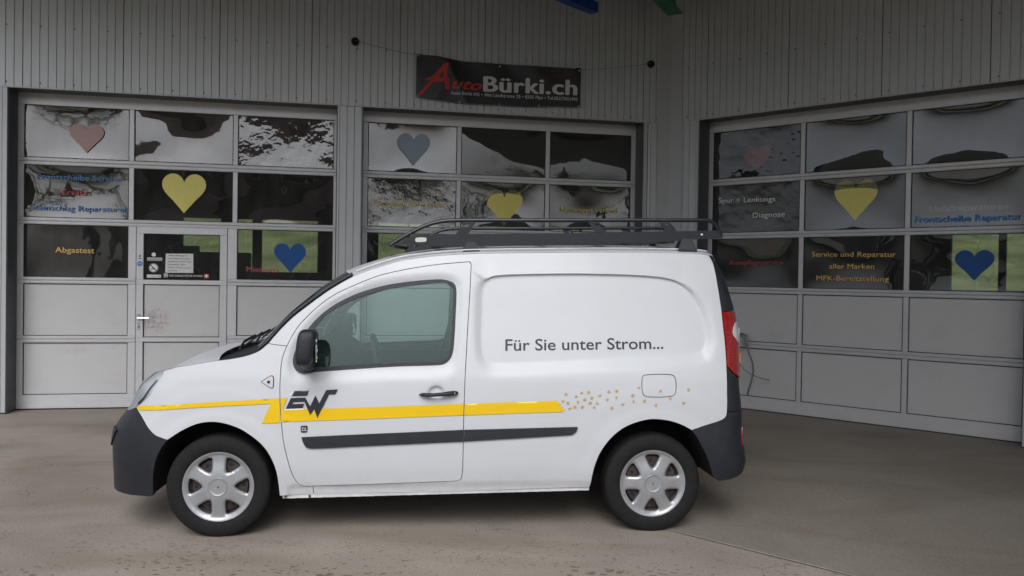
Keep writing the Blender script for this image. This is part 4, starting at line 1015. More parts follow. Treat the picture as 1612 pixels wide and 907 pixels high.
cup_pts = np.array([(CUP[0] + CUP[2] * k * math.cos(t * math.pi / 14), CUP[1] + CUP[3] * k * math.sin(t * math.pi / 14)) for k in (1, .9, .75, .6, .4) for t in range(28)])
panel('fender', fender, 'paint', res=.018)
panel('side_panel', side_l, 'paint', res=.026, holes=[FUEL], extra=ex_ring)
panel('fuel_flap', offset_poly(FUEL, .003), 'paint', off=.0015, res=.03, far=False)
doors = panel('door', door_l, 'paint', res=.024, holes=[WINO], extra=np.vstack([ex_win, cup_pts]))
DO = doors[0]
seam(smooth(DOORF + DOORB[1:], False)); seam(smooth(DOORR, False)); seam(smooth(DOORT, False)); seam([(.288, 1.184), (.344, 1.173), (.397, 1.168)])
seam(smooth(BSEAM, False)); seam(smooth(REAR, False)); seam(FUEL + [FUEL[0]], .018)
fw_ = panel('window_frame', WINO, 'black', off=.002, holes=[WINI], res=.03, thick=.01, gap=.001)
for i, o in enumerate(fw_): o.name = 'window_frame'; o.parent = doors[i]
gl = panel('window_glass', offset_poly(WINI, -.004), 'vglass', off=.010, res=.03, thick=0, gap=0, far=False, rel=True)[0]; gl.parent = DO
g2 = panel('window_glass', offset_poly(WINI, -.004), 'vglass_far', off=.010, res=.05, thick=0, gap=0)
bpy.data.objects.remove(g2[0]); g2[1].parent = doors[1]; g2[1].name = 'window_glass'
# sill lip under the body and its bolts
b = MB(); n = 24
for i in range(n):
    x0 = .381 + (2.289 - .381) * i / n; x1 = .381 + (2.289 - .381) * (i + 1) / n
    zt = lambda x: .256 + (x - .38) * .018
    b.box((x0, .050, zt(x0) - .026), (x1, .054, zt(x0) + .004))
b.build('sill_flange', 'paint_dirty', VAN)
for x in (.40, .545):
    MB().lathe([(.0, .040), (.007, .040), (.0085, .049)], (x, 0, .242), 12).build('bolt', 'screw', VAN, True)
# wheel arch liners
def arch_liner(line, cx):
    P = smooth(line, False, .03); b = MB(); n = len(P)
    for y in (.03, .30, .58):
        for p, z in P:
            x, yy = side(p, z); k = 1.015; b.v.append((cx + (x - cx) * k, yy + y, .31 + (z - .31) * k))
    for r in range(2):
        for i in range(n - 1): k = r * n + i; b.f.append((k, k + 1, k + 1 + n, k + n))
    k0 = 2 * n; b.v.append((cx, .60, .25)); c = len(b.v) - 1
    for i in range(n - 1): b.f.append((k0 + i, k0 + i + 1, c))
    o = b.build('wheel_arch_liner', 'liner', VAN, True)
    v2 = [(x, YM - y, z) for x, y, z in b.v]; m2 = MB(); m2.v = v2; m2.f = [f[::-1] for f in b.f]; m2.build('wheel_arch_liner', 'liner', VAN, True)
arch_liner([(.366, .25)] + ARCHF + [(-.340,.558),(-.374,.496),(-.398,.417),(-.408,.338),(-.408,.265)], -.02)
arch_liner([(2.933,.655)] + ARCHR + [(2.291, .22)], 2.697)
arch_liner([(3.07,.34),(3.052,.402),(3.022,.503),(2.972,.603),(2.933,.655)], 2.697)
# ---- bumpers
FE = PF + .001
bl = smooth([(-.310,.601)] + BSEAM + [(-.864,.735),(-1.0,.728)], False, corner=50)
front_b = bl + [(FE,.728),(FE,.25),(-1.05,.236),(-.86,.232),(-.725,.236),(-.544,.242),(-.430,.246),(-.412,.262)] + smooth([(-.410,.338),(-.400,.417),(-.376,.496),(-.344,.558)], False)
panel('front_bumper', front_b, 'black', res=.035, thick=.03, gap=.002)
panel('fog_lamp_cover', smooth([(-.800,.62),(-.935,.63),(-1.08,.60),(-1.08,.50),(-.96,.50),(-.90,.515)]), 'black', off=-.010, res=.03, thick=.012, gap=0)
HLP = smooth([(-.694,.775)] + HLREAR + [(-.577,1.007),(-.68,1.0),(-.80,.975),(-.92,.930),(-1.02,.86),(-1.05,.80),(-1.0,.735),(-.864,.733)], corner=45)
hl = panel('headlamp', HLP, 'lamp_in', off=.012, res=.03, thick=.02, gap=.002)
for i, o in enumerate(panel('headlamp_glass', HLP, 'lamp_glass', off=.0, res=.03, thick=.012, gap=.003)): o.parent = hl[i]
for i, o in enumerate(panel('headlamp_trim', offset_poly(smooth([(-.70,.79),(-.64,.83),(-.60,.90),(-.60,.95),(-.62,.95),(-.625,.90),(-.66,.84),(-.72,.80)]), 0), 'black', off=.008, res=.03, thick=0, gap=0)): o.parent = hl[i]
panel('grille', [(-1.045,.735),(FE,.735),(FE,.90),(-1.08,.87)], 'black', off=.02, res=.05, thick=.02, gap=.002)
FS = smooth([(-.310,.601),(-.344,.558),(-.376,.496),(-.400,.417),(-.410,.338),(-.412,.262)], False)
RE = PR - .001
ARC2 = [(2.933,.655),(2.972,.603),(3.022,.503),(3.052,.402),(3.066,.345)]
rear_b = smooth([(2.933,.655),(3.037,.690),(3.115,.721),(3.138,.746),(3.142,.770)], False)[:-1] + [(3.142,.770),(3.30,.768),(3.36,.60),(RE,.60),(RE,.46),(3.42,.455),(3.345,.435),(3.29,.395),(3.23,.355),(3.16,.330),(3.10,.322)] + smooth(ARC2[::-1], False)
panel('rear_bumper', rear_b, 'black', res=.035, thick=.03, gap=.002)
panel('bumper_step', smooth([(3.27,.42),(3.345,.45),(RE,.47),(RE,.53),(3.36,.52),(3.28,.50)]), 'black', off=-.006, res=.05, thick=.02, gap=0)
panel('rear_reflector', smooth([(3.288,.535),(3.335,.53),(3.36,.56),(3.355,.645),(3.30,.655),(3.284,.62)], corner=70), 'red_lens', off=-.006, res=.03, thick=.01, gap=0)
# ---- tail: black pillar, lamp, lower trim, doors
TE = [(3.175,1.700),(3.157,1.600),(3.151,1.500),(3.147,1.410)]
pil = smooth([(3.215,1.777)] + TE, False) + [(3.147,1.41),(3.40,1.41),(3.38,1.60),(3.33,1.777)]
panel('rear_pillar_trim', pil, 'black', res=.03, thick=.02, gap=.002)
tl = smooth([(3.147,1.410),(3.146,1.300),(3.149,1.200),(3.153,1.060)], False) + [(3.180,1.035),(3.205,1.010),(3.26,.985),(3.40,.99),(3.42,1.20),(3.40,1.408)]
tls = panel('tail_lamp', tl, 'red_lens', off=-.006, res=.03, thick=.02, gap=.0025)
cl = smooth([(3.250,1.335),(3.205,1.268),(3.250,1.215),(3.30,1.19),(3.42,1.19),(3.42,1.34)], corner=80)
for i, o in enumerate(panel('reverse_lens', cl, 'clear_lens', off=-.0085, res=.03, thick=.004, gap=0)): o.parent = tls[i]
ridge = MB()
for k in range(19):
    z = 1.06 + k * .0175
    a = surf_pts([(3.166, z), (3.190, z)], -.008); ridge.tube([a[0], a[1]], .0032, 6)
ridge.build('lens_ribs', 'red_lens', tls[0], True)
lw = smooth([(3.153,1.060),(3.152,.940),(3.144,.800),(3.142,.772)], False) + [(3.30,.772),(3.40,.98),(3.26,.98),(3.205,1.005),(3.180,1.030)]
panel('tail_lower_trim', lw, 'black', off=.002, res=.03, thick=.02, gap=.002)
rd = [(3.385,.62),(RE,.62),(RE,1.76),(3.37,1.76),(3.41,1.41),(3.43,1.0)]
panel('rear_door', rd, 'paint', off=.012, res=.06, thick=.03, gap=.002, label=None)
panel('rear_window', [(3.50,1.20),(RE - .03,1.20),(RE - .03,1.66),(3.50,1.66)], 'winglass', off=.008, res=.06, thick=.004, gap=0)
mk = empty('marker_lamp', (3.352, .33, 0)); mk.parent = VAN
MB().bevbox((-.010, -.02, 1.10), (.006, .03, 1.29), .003).build('lamp_body', 'sheet_trim', mk)
MB().bevbox((-.012, -.03, 1.05), (.012, .0, 1.12), .003).build('amber_glass', 'amber', mk)
MB().bevbox((-.012, -.03, .955), (.010, .0, 1.048), .003).build('red_glass', 'red_lens', mk)
MB().box((-.006, -.01, .70), (-.001, .02, .95)).build('door_edge', 'sheet_trim', mk)
# ---- top: hood, cowl, windscreen, roof as sheets between the two upper edges
TOPE = [(-.577,1.007)] + FTOP[1:] + WIND[1:] + ROOF
def zedge(p): return interp(TOPE, p)
def row(p, fb, dz, n=24, drop=0.):
    x, y = side(p, zedge(p)); z = zedge(p); out = []
    for i in range(n + 1):
        # finer near the edges, where the crown turns down
        t = -math.cos(math.pi * i / n); f = (1 - abs(t) ** 3.0); g = (1 - abs(t) ** 2.6) ** .75
        out.append((x - fb * f, YM / 2 + t * (YM / 2 - y), z + dz * g + drop * f))
    return out
def loft(rows, name, m, close=None, flip=False, parent=VAN):
    b = MB(); n = len(rows[0])
    for r in rows: b.v += r
    for j in range(len(rows) - 1):
        for i in range(n - 1): k = j * n + i; b.f.append((k, k + n, k + n + 1, k + 1))
    return b.build(name, m, parent, True, 60)
rows = []
for k in range(9):      # nose of the hood follows the wrap of the front
    pass
hp = [-.577 + (.0 + .577) * k / 16 for k in range(17)]
for p in hp:
    u = (p + .577) / .577; rows.append(row(p, .13 * (1 - u) + .075 * u, .004 + .030 * math.sin(math.pi * u) ** .8 + .016 * u, drop=-.11 * (1 - u) ** 1.6))
first = rows[0]; lip = [(x - .008, y, z - .02) for x, y, z in first]; low = [(x - .0, y, z - .10) for x, y, z in first]
loft([low, lip] + rows, 'hood', 'paint')
loft([row(p, .08 + .01 * (p > .1), .010 - .02 * (1 - abs(p - .1) / .2), drop=-.01) for p in (.003, .06, .12, .18, .235)], 'cowl', 'black')
wr = [row(.238 + (.775 - .238) * k / 14, .10 - .02 * k / 14, .012 + .030 * k / 14) for k in range(15)]
loft(wr, 'windscreen', 'wind')
# black edging and pillar capping along the windscreen
for sg in (0, 1):
    A_ = [side(.238 + (.79 - .238) * k / 20, zedge(.238 + (.79 - .238) * k / 20)) + (zedge(.238 + (.79 - .238) * k / 20),) for k in range(21)]
    pts = [(x - .012, (y + .020) if not sg else YM - y - .020, z + .010) for x, y, z in A_]
    MB().tube(pts, .013, 8).build('windscreen_seal', 'black', VAN, True)
rr_ = [row(p, .085 * max(0, 1 - (p - .78) / .5) + .01, .042 + .022 * min(1, (p - .78) / .5)) for p in [.780 + (3.213 - .780) * k / 60 for k in range(61)]]
loft(rr_, 'roof', 'paint')
rr2 = [row(3.213, .01, .064), [(x + .03, y, z - .006) for x, y, z in row(3.213, .0, .058)], [(x + .045, y, z - .022) for x, y, z in row(3.213, 0, .05)], [(x + .04, y, z - .07) for x, y, z in row(3.213, 0, .03)]]
loft(rr2, 'roof_lip', 'paint')
# roof drip groove line
for sg in (0, 1):
    pts = [side(p, zedge(p)) + (zedge(p),) for p in [.80 + (3.20 - .80) * k / 60 for k in range(61)]]
    MB().tube([(x, (y + .028) if not sg else YM - y - .028, z + .026) for x, y, z in pts], .005, 6).build('roof_gutter', 'paint_dirty', VAN, True)
# wipers
for sx, y0 in ((.02, .42), (.0, 1.0)):
    b = MB(); b.tube([(sx + .06, y0 - .22, 1.135), (sx + .03, y0 + .02, 1.16), (sx + .05, y0 + .26, 1.185)], .009, 6); b.tube([(sx + .085, y0 - .18, 1.155), (sx + .075, y0 + .36, 1.20)], .006, 6)
    b.build('wiper', 'black', VAN, True)

# ---- underbody and cabin
b = MB(); b.box((.42, .30, .262), (2.25, 1.53, .30)); b.box((-.60, .55, .27), (.419, 1.28, .31)); b.box((2.251, .62, .27), (3.25, 1.21, .34)); b.build('underbody', 'liner', VAN)
MB().box((.45, .12, .302), (1.62, 1.71, .34)).build('cabin_floor', 'interior', VAN)
MB().box((1.60, .22, .30), (1.63, 1.61, 1.66)).build('bulkhead', 'interior2', VAN)
MB().prism([(.30, .55), (.30, 1.08), (.42, 1.125), (.62, 1.11), (.74, 1.02), (.70, .80), (.55, .55)], .10, 1.73).build('dashboard', 'interior', VAN)
for y in (.05, 1.73):
    MB().box((.45, y, .34), (1.50, y + .05, .99)).build('door_lining', 'interior2', VAN)
st = MB(); pts = [(.93 - .05 * math.sin(t), .50 + .185 * math.cos(t), 1.02 + .185 * math.sin(t)) for t in [2 * math.pi * k / 28 for k in range(29)]]
st.tube(pts, .015, 8, False); st.tube([(.93, .33, 1.02), (.95, .50, 1.01), (.93, .67, 1.02)], .018, 6); st.tube([(.95, .5, 1.01), (.72, .5, .93)], .035, 8); st.build('steering_wheel', 'interior', VAN, True)
for y in (.24, 1.12):
    s_ = MB(); s_.prism([(1.02, .58), (.98, .70), (1.0, .76), (1.38, .74), (1.46, .60)], y, y + .50); s_.prism([(1.36, .72), (1.46, 1.24), (1.52, 1.30), (1.58, 1.28), (1.52, .72)], y + .01, y + .49)
    s_.prism([(1.49, 1.30), (1.48, 1.46), (1.52, 1.50), (1.57, 1.47), (1.58, 1.32)], y + .12, y + .38); s_.build('seat', 'fabric', VAN)
MB().tube([(1.44, .22, 1.50), (1.38, .26, 1.25), (1.30, .34, .95)], .022, 6, flat=.15).build('seat_belt', 'interior', VAN, True)

# ---- side dressing
def strip(outline, m, off=-.0042, par=None, name='stripe', res=.014, far=False): return panel(name, outline, m, off=off, res=res, thick=0, gap=0, far=far, parent=par)
FENO = [o for o in bpy.data.objects if o.parent == VAN and o.name.startswith('fender')][0]
SIDO = [o for o in bpy.data.objects if o.parent == VAN and o.name.startswith('side_panel')][0]
strip([(-.652,.790),(-.30,.815),(.366,.854),(.366,.853),(.371,.706),(.262,.702),(.316,.822),(-.015,.804),(-.30,.788),(-.630,.765),(-.678,.779)], 'yellow', off=-.0045, par=FENO)
strip([(.373,.855),(.413,.857),(.384,.785),(.823,.797),(1.483,.821),(1.481,.751),(.824,.725),(.377,.710)], 'yellow', par=DO)
strip([(1.489,.821),(2.068,.842),(2.075,.829),(2.092,.824),(2.083,.812),(2.103,.805),(2.094,.792),(2.121,.788),(2.107,.772),(1.488,.751)], 'yellow', par=SIDO)
strip([(.455,.898),(.540,.901),(.529,.870),(.439,.867)], 'ink', -.0058, DO, 'emblem')
strip([(.433,.856),(.519,.859),(.549,.806),(.580,.873),(.603,.824),(.644,.905),(.714,.909),(.699,.879),(.661,.877),(.593,.733),(.574,.787),(.550,.750),(.515,.834),(.449,.831),(.442,.818),(.515,.822),(.503,.793),(.403,.789)], 'ink', -.0058, DO, 'emblem')
strip([(.424,.868),(.448,.906),(.452,.906),(.430,.868)], 'white_vinyl', -.0050, DO, 'emblem_outline')
strip([(.398,.782),(.508,.786),(.512,.793),(.398,.7895)], 'white_vinyl', -.0050, DO, 'emblem_outline')
def body_text(txt, p0, p1, z0, z1, cap, m, bold, par):
    v, f = text_mesh(txt, p1 - p0, cap, 0, off=bold); k = (z1 - z0) / (p1 - p0)
    b = MB(); b.add(surf_pts([(p0 + a, z0 + k * a + h) for a, h, _d in v], -.0015), f); return b.build('lettering', m, par)
body_text('Für Sie unter Strom...', 1.743, 2.763, 1.146, 1.166, .071, 'ink', .012, SIDO)
bz = panel('badge', smooth([(.497,.685),(.531,.687),(.535,.681),(.534,.652),(.530,.646),(.499,.645),(.495,.651),(.494,.680)], corner=80), 'ink', off=-.004, res=.03, thick=.004, gap=0, far=False)[0]
b = MB(); v, f = text_mesh('Z.E.', .032, .020, 0, off=.02); b.add(surf_pts([(.4985 + a, .656 + h) for a, h, _d in v], -.0048), f); b.build('badge_lettering', 'clear_lens', bz)
rg = random.Random(3)
SQ = [(2.123,.881),(2.266,.893),(2.446,.901),(2.242,.847),(2.288,.858),(2.136,.826),(2.181,.801),(2.228,.801),(2.278,.826),(2.386,.848),(2.416,.794),(2.549,.874),(2.625,.840),(2.911,.911),(2.878,.826)]
TR = [(2.186,.868),(2.221,.890),(2.107,.836),(2.200,.833),(2.146,.791),(2.305,.800),(2.320,.825),(2.341,.874),(2.396,.899),(2.444,.863),(2.485,.817),(2.555,.835),(2.591,.923),(2.698,.812),(2.729,.904),(2.793,.856)]
for i, (x, z) in enumerate(SQ + TR):
    a = rg.choice((0, 0, math.pi / 4)) + rg.uniform(-.1, .1) if i < len(SQ) else rg.uniform(0, 6.28); r = .0125 if i < len(SQ) else .0115
    k = 4 if i < len(SQ) else 3; q = [(x + r * (1 if k == 4 or j else 1.5) * math.cos(a + math.pi / k + 2 * math.pi * j / k), z + r * (1 if k == 4 or j else 1.4) * math.sin(a + math.pi / k + 2 * math.pi * j / k)) for j in range(k)]
    b = MB(); b.add(surf_pts(q, -.0028), [tuple(range(k))]); b.build('confetti_sticker', 'gold', SIDO)
# rub strips
for nm, ol, par in (('rub_strip', [(.500,.617),(.825,.632),(1.4835,.660),(1.4825,.589),(.826,.560),(.560,.548),(.530,.556),(.516,.575)], 0), ('rub_strip', [(1.4885,.660),(2.199,.677),(2.197,.664),(2.186,.644),(2.161,.627),(1.4875,.589)], 1)):
    oo = panel(nm, smooth(ol, corner=30), 'black', off=-.012, res=.03, thick=.016, gap=0)
    if not par:
        for i, o in enumerate(oo): o.parent = doors[i]
# side repeater
panel('repeater_gasket', smooth([(.250,.952),(.311,.992),(.324,.989),(.329,.977),(.330,.926),(.325,.913),(.311,.913)], corner=80), 'gasket', off=-.0015, res=.02, thick=0, gap=0, far=False)
ind = panel('side_repeater', smooth([(.256,.952),(.311,.987),(.321,.984),(.324,.975),(.325,.928),(.322,.918),(.311,.918)], corner=80), 'clear_lens', off=-.004, res=.02, thick=.006, gap=0, far=False)[0]
x, y = side(.298, .952); MB().lathe([(.0, -.010), (.008, -.009), (.0095, -.004)], (x, y - .0, .952), 12).build('bulb', 'steel', ind, True)
# door handle
hp_ = [(1.211,.878),(1.230,.880),(1.262,.880),(1.300,.881),(1.345,.884),(1.385,.888),(1.425,.890),(1.442,.890)]
x0y = [side(p, z)[1] for p, z in hp_]
b = MB(); b.tube([(p, y - o, z) for (p, z), y, o in zip(hp_, x0y, (.006, .022, .034, .038, .038, .034, .020, .008))], [.006, .014, .016, .014, .015, .0185, .0185, .012], 12, flat=.8); b.build('door_handle', 'black', DO, True)
b = MB(); b.lathe([(.0, -.042), (.006, -.041), (.0065, -.034)], (1.425, .006, .890), 12); b.build('key_cylinder', 'chrome', DO, True)
# door mirror
def superblob(c, r, e=.45, nu=28, nv=18, cut=None):
    b = MB(); sp = lambda w, m: math.copysign(abs(w) ** m, w)
    for j in range(nv + 1):
        v = -math.pi / 2 + math.pi * j / nv
        for i in range(nu):
            u = 2 * math.pi * i / nu; b.v.append((c[0] + r[0] * sp(math.cos(v), e) * sp(math.cos(u), e), c[1] + r[1] * sp(math.cos(v), e) * sp(math.sin(u), e), c[2] + r[2] * sp(math.sin(v), e)))
    for j in range(nv):
        for i in range(nu): k = j * nu + i; k2 = j * nu + (i + 1) % nu; b.f.append((k, k2, k2 + nu, k + nu))
    return b
for sg in (0, 1):
    my = lambda y: y if not sg else YM - y
    b = superblob((0, 0, 0), (.056, .100, .104), .5)
    # lean the shell back and taper its lower edge
    b.v = [(x + .012 * z / .1 + (.006 * (y / .085)), y, z * (1 - .06 * (y / .085))) for x, y, z in b.v]
    o = b.build('door_mirror', 'black', doors[sg], True, 70); o.location = (.552, my(-.185), 1.183); o.rotation_euler = (0, 0, R(6 if not sg else -6))
    MB().lathe([(.0001, 0), (1, 0), (1.06, -.006 / .08), (1.08, 0)], (0, 0, 0), 32).build('mirror_glass', 'mirror', o).matrix_local = Matrix.Translation((.0545, 0, 0)) @ Matrix.Rotation(R(90), 4, 'Z') @ Matrix.Diagonal((.070, .08, .085, 1))
    b = MB(); b.tube([(.535, my(.0), 1.06), (.530, my(-.07), 1.075), (.540, my(-.15), 1.11)], [.045, .036, .034], 10); b.build('mirror_arm', 'black', doors[sg], True)
b = MB()   # sail foot under the mirror
panel('mirror_foot', smooth([(.438,1.10),(.440,1.055),(.462,1.020),(.500,1.004),(.545,1.008),(.552,1.05),(.55,1.13),(.50,1.20),(.468,1.20)], corner=70), 'black', off=-.016, res=.03, thick=.02, gap=0, parent=None)

# ------------------------------------------------------------------ wheels
def hubcap(rot):
    NR = 6; holes = []
    for k in range(NR):
        a = rot + math.pi / NR + k * 2 * math.pi / NR
        base = [(u * 1.06, v * 1.06) for u, v in [(.090, 0), (.103, -.016), (.148, -.041), (.160, -.044), (.168, -.034), (.172, 0), (.168, .034), (.160, .044), (.148, .041), (.103, .016)]]
        ca, sa = math.cos(a), math.sin(a); holes.append(smooth([(u * ca - v * sa, u * sa + v * ca) for u, v in base], True, .008, 60))
    outl = [(.2125 * math.cos(t), .2125 * math.sin(t)) for t in [2 * math.pi * k / 120 for k in range(120)]]
    ex = np.array([(r * math.cos(t), r * math.sin(t)) for r in (.056, .0585, .061, .068, .186, .190, .194, .198, .202, .206, .2095) for t in [2 * math.pi * k / 120 for k in range(120)]])
    hx = np.array([q for h in holes for d in (.0025, .005, .009) for q in offset_poly(h, -d)])
    v2, f2 = tess(outl, holes, .010, np.vstack([ex, hx]))
    dn = np.full(len(v2), 1e9)
    for h in holes: d, _ = near_poly(h, v2); dn = np.minimum(dn, d)
    r = np.hypot(v2[:, 0], v2[:, 1])
    y = .016 * sstep((r - .05) / .13) - .009 * sstep((r - .188) / .022)
    y += .008 * (1 - sstep(dn / .009)) * (r > .07)
    V = [(a, b_, c) for (a, c), b_ in zip(v2, y)]; F = list(f2)
    for hi, loop in enumerate([outl] + holes):
        k = len(V); n = len(loop)
        yy = [(.016 - .009 if hi == 0 else .008 + .016 * float(sstep((math.hypot(*p) - .05) / .13))) for p in loop]
        V += [(p[0], q, p[1]) for p, q in zip(loop, yy)] + [(p[0], q + .018, p[1]) for p, q in zip(loop, yy)]
        A = sum(loop[i][0] * loop[(i + 1) % n][1] - loop[(i + 1) % n][0] * loop[i][1] for i in range(n)); flip = (A > 0) == (hi == 0)
        for i in range(n):
            j = (i + 1) % n; q = (k + i, k + n + i, k + n + j, k + j); F.append(q if flip else q[::-1])
    return V, F
def tyre():
    pr = [(.204, .028), (.208, .016), (.217, .008), (.240, .001), (.262, .000), (.285, .004), (.300, .012), (.308, .022), (.3105, .034)]
    b = MB(); n = 144; prof = pr + [(.3125, .06), (.3125, .09)] + [(.3125, .095), (.3125, .13)] + [(r, .19 - y) for r, y in pr[::-1]]
    b.lathe(prof, (0, 0, 0), n)
    # tread sipes over the shoulder: every other slot is sunk
    m = len(prof)
    for i in (8, 9):
        for j in range(n):
            if j % 2 == 0: k = i * n + j; x, y, z = b.v[k]; q = .988; b.v[k] = (x * q, y, z * q)
    return b
TY = tyre().mesh('tyre', 'rubber', True, 40)
sw = MB(); sw.lathe([(.03, .055), (.06, .052), (.085, .060), (.12, .052), (.165, .060), (.175, .075), (.204, .070), (.208, .030)], (0, 0, 0), 64)
SW = sw.mesh('steel_rim', 'steel', True, 40)
hole_m = MB().lathe([(.0001, .0), (.0095, 0), (.0095, .01)], (0, 0, 0), 16).mesh('rim_hole', 'dark')
def make_wheel(x, z, rot, far=False):
    w = empty('wheel', (x, .022 if not far else YM - .022, z)); w.parent = VAN
    if far: w.rotation_euler = (0, 0, math.pi)
    link('tyre', TY, w); rm = link('steel_rim', SW, w)
    if not far:
        V, F = hubcap(rot); hc = MB().add(V, F).build('hubcap', 'silver', w, True, 42); hc.location = (0, .004, 0)
        for k in range(6):
            a = rot + math.pi / 6 + k * math.pi / 3 + .05
            link('rim_hole', hole_m, rm, (.142 * math.cos(a), .049, .142 * math.sin(a)))
        lg = MB(); q = lambda s: [(-.013 * s, 0), (0, .018 * s), (.013 * s, 0), (0, -.018 * s)]
        lg.lathe([(.0, -.002), (.018, -.001), (.021, .002)], (0, 0, 0), 24)
        o = lg.build('centre_cap', 'clear_lens', hc, True); o.location = (0, .004, 0)
        d = MB(); d.prism([(-.010, 0), (0, .015), (.010, 0), (0, -.015)], -.004, 0); o2 = d.build('emblem', 'chrome', hc); o2.location = (0, .002, 0)
        d = MB(); d.prism([(-.0045, 0), (0, .007), (.0045, 0), (0, -.007)], -.0048, 0); o2 = d.build('emblem', 'steel', hc); o2.location = (0, .002, 0)
        for k in range(4):
            pass
        bs = MB().lathe([(.0, .002), (.030, .001), (.050, -.0035), (.0545, -.005), (.0575, -.003), (.0585, .004)], (0, 0, 0), 64).build('centre_boss', 'silver', hc, True, 50); bs.location = (0, .002, 0)
        MB().lathe([(.058, .0), (.0605, -.0008), (.063, .0)], (0, 0, 0), 64).build('boss_groove', 'dark', hc, True).location = (0, .0015, 0)
    return w
make_wheel(.0, .3085, math.pi / 2); make_wheel(2.697, .3085, 0.0)
make_wheel(.0, .3085, 0, True); make_wheel(2.697, .3085, 0, True)
MB().tube([(2.697, .2, .31), (2.697, 1.63, .31)], .04, 10).build('rear_axle', 'liner', VAN); MB().tube([(0, .2, .31), (0, 1.63, .31)], .03, 10).build('drive_shaft', 'liner', VAN)

# ------------------------------------------------------------------ roof rack
rk = empty('roof_rack', (0, 0, 0)); rk.parent = VAN; rk['label'] = 'long black roof rack with low tubular rails'
def slope(x, z0): return z0
for y, z_ in ((.28, 0.), (1.40, .012)):
    sgn = 1 if y < 1 else -1; y0, y1 = sorted((y, y + .004 * sgn))
    dx = .0 if y < 1 else .10
    P_ = [(1.035,1.812),(1.150,1.873),(1.514,1.889),(2.189,1.909),(3.024,1.940),(3.203,1.946),(3.218,1.920),(3.212,1.894),(3.042,1.885),(2.784,1.858),(2.021,1.825),(1.515,1.808),(1.261,1.804)]
    MB().prism([(x + dx * 0, z + z_) for x, z in P_], y0, y1 + .018).build('side_plate', 'rack', rk)
    MB().tube([(x + dx * max(0, 1 - (x - 1) / .5), y + .008 * sgn, z + z_) for x, z in ((.999,1.806),(1.065,1.848),(1.138,1.892),(1.205,1.928),(1.267,1.952),(1.320,1.966),(1.380,1.974),(1.463,1.978),(2.100,1.991),(2.600,2.003),(3.060,2.012),(3.109,2.012),(3.140,2.006),(3.165,1.985),(3.188,1.951),(3.205,1.917))], .0135, 10).build('rail_tube', 'rack', rk, True)
    for q in ([(1.484,1.970),(1.558,1.970),(1.505,1.884),(1.423,1.884)], [(2.296,1.988),(2.364,1.988),(2.424,1.918),(2.348,1.918)], [(2.773,1.998),(2.841,1.998),(2.903,1.930),(2.825,1.930)]):
        c = ((q[0][0] + q[1][0] + q[2][0] + q[3][0]) / 4, sum(p[1] for p in q) / 4)
        # post with a slot cut through it
        inn = [(c[0] + (p[0] - c[0]) * .45, c[1] + .016 + (p[1] - c[1]) * .16) for p in q]; b = MB(); N4 = 4
        vs = [(a, y0, z + z_) for a, z in q] + [(a, y0, z + z_) for a, z in inn] + [(a, y1 + .004, z + z_) for a, z in q] + [(a, y1 + .004, z + z_) for a, z in inn]
        fs = []
        for i in range(4):
            j = (i + 1) % 4; fs += [(i, i + 4, j + 4, j), (i + 8, j + 8, j + 12, i + 12), (i, j, j + 8, i + 8), (i + 4, i + 12, j + 12, j + 4)]
        b.add(vs, fs).build('post', 'rack', rk, fix=True)
for x, z in ((1.30, 1.895), (1.60, 1.893), (2.00, 1.905), (2.40, 1.915), (2.80, 1.93), (3.12, 1.94)):
    MB().box((x - .02, .305, z - .03), (x + .02, 1.375, z - .008)).build('cross_bar', 'rack', rk)
MB().tube([(1.00, .292, 1.812), (.985, .6, 1.825), (.985, 1.1, 1.828), (1.10, 1.40, 1.822)], .0135, 10).build('wind_deflector_tube', 'rack', rk, True)
def foot(x0, x1, zb, y, zt, w=.05):
    b = MB(); m = (x0 + x1) / 2; t = (x1 - x0) * .27
    lo = [(x0, y - w, zb), (x1, y - w, zb), (x1, y + w, zb + .012), (x0, y + w, zb + .012)]; lo2 = [(x0, y - w, zb + .022), (x1, y - w, zb + .022), (x1, y + w, zb + .03), (x0, y + w, zb + .03)]
    hi = [(m - t, y - .02, zt), (m + t, y - .02, zt), (m + t, y + .03, zt), (m - t, y + .03, zt)]
    b.add(lo + lo2 + hi, [(3, 2, 1, 0), (8, 9, 10, 11)] + [(k + i, k + (i + 1) % 4, k + 4 + (i + 1) % 4, k + 4 + i) for k in (0, 4) for i in range(4)]); return b
foot(1.472, 1.580, 1.762, .285, 1.835).build('rack_foot', 'black', rk); foot(2.900, 3.026, 1.792, .285, 1.885).build('rack_foot', 'black', rk)
foot(1.472, 1.580, 1.79, 1.545, 1.835).build('rack_foot', 'black', rk); foot(3.020, 3.10, 1.800, 1.50, 1.90).build('rack_foot', 'black', rk)
b = MB(); b.prism([(1.035, 1.735), (1.045, 1.78), (1.085, 1.835), (1.27, 1.845), (1.24, 1.80), (1.205, 1.765), (1.13, 1.765), (1.075, 1.775)], 1.30, 1.42); b.build('rack_foot', 'black', rk)
q = smooth([(1.163,1.848),(1.170,1.857),(1.228,1.860),(1.236,1.851),(1.234,1.838),(1.226,1.832),(1.170,1.830),(1.163,1.837)], corner=80, res=.01)
MB().prism(q, .2775, .280).build('maker_plate', 'clear_lens', rk)
b = MB(); b.lathe([(.0, -.008), (.008, -.007), (.0085, .0)], (3.069, .279, 1.914), 12); b.build('bolt', 'chrome', rk, True)
for x, z in ((1.93, 1.835), (2.09, 1.843), (2.22, 1.848), (2.45, 1.86)):
    MB().lathe([(.0, -.003), (.006, -.002), (.007, .0)], (x, .2795, z), 10).build('bolt', 'gasket', rk, True)

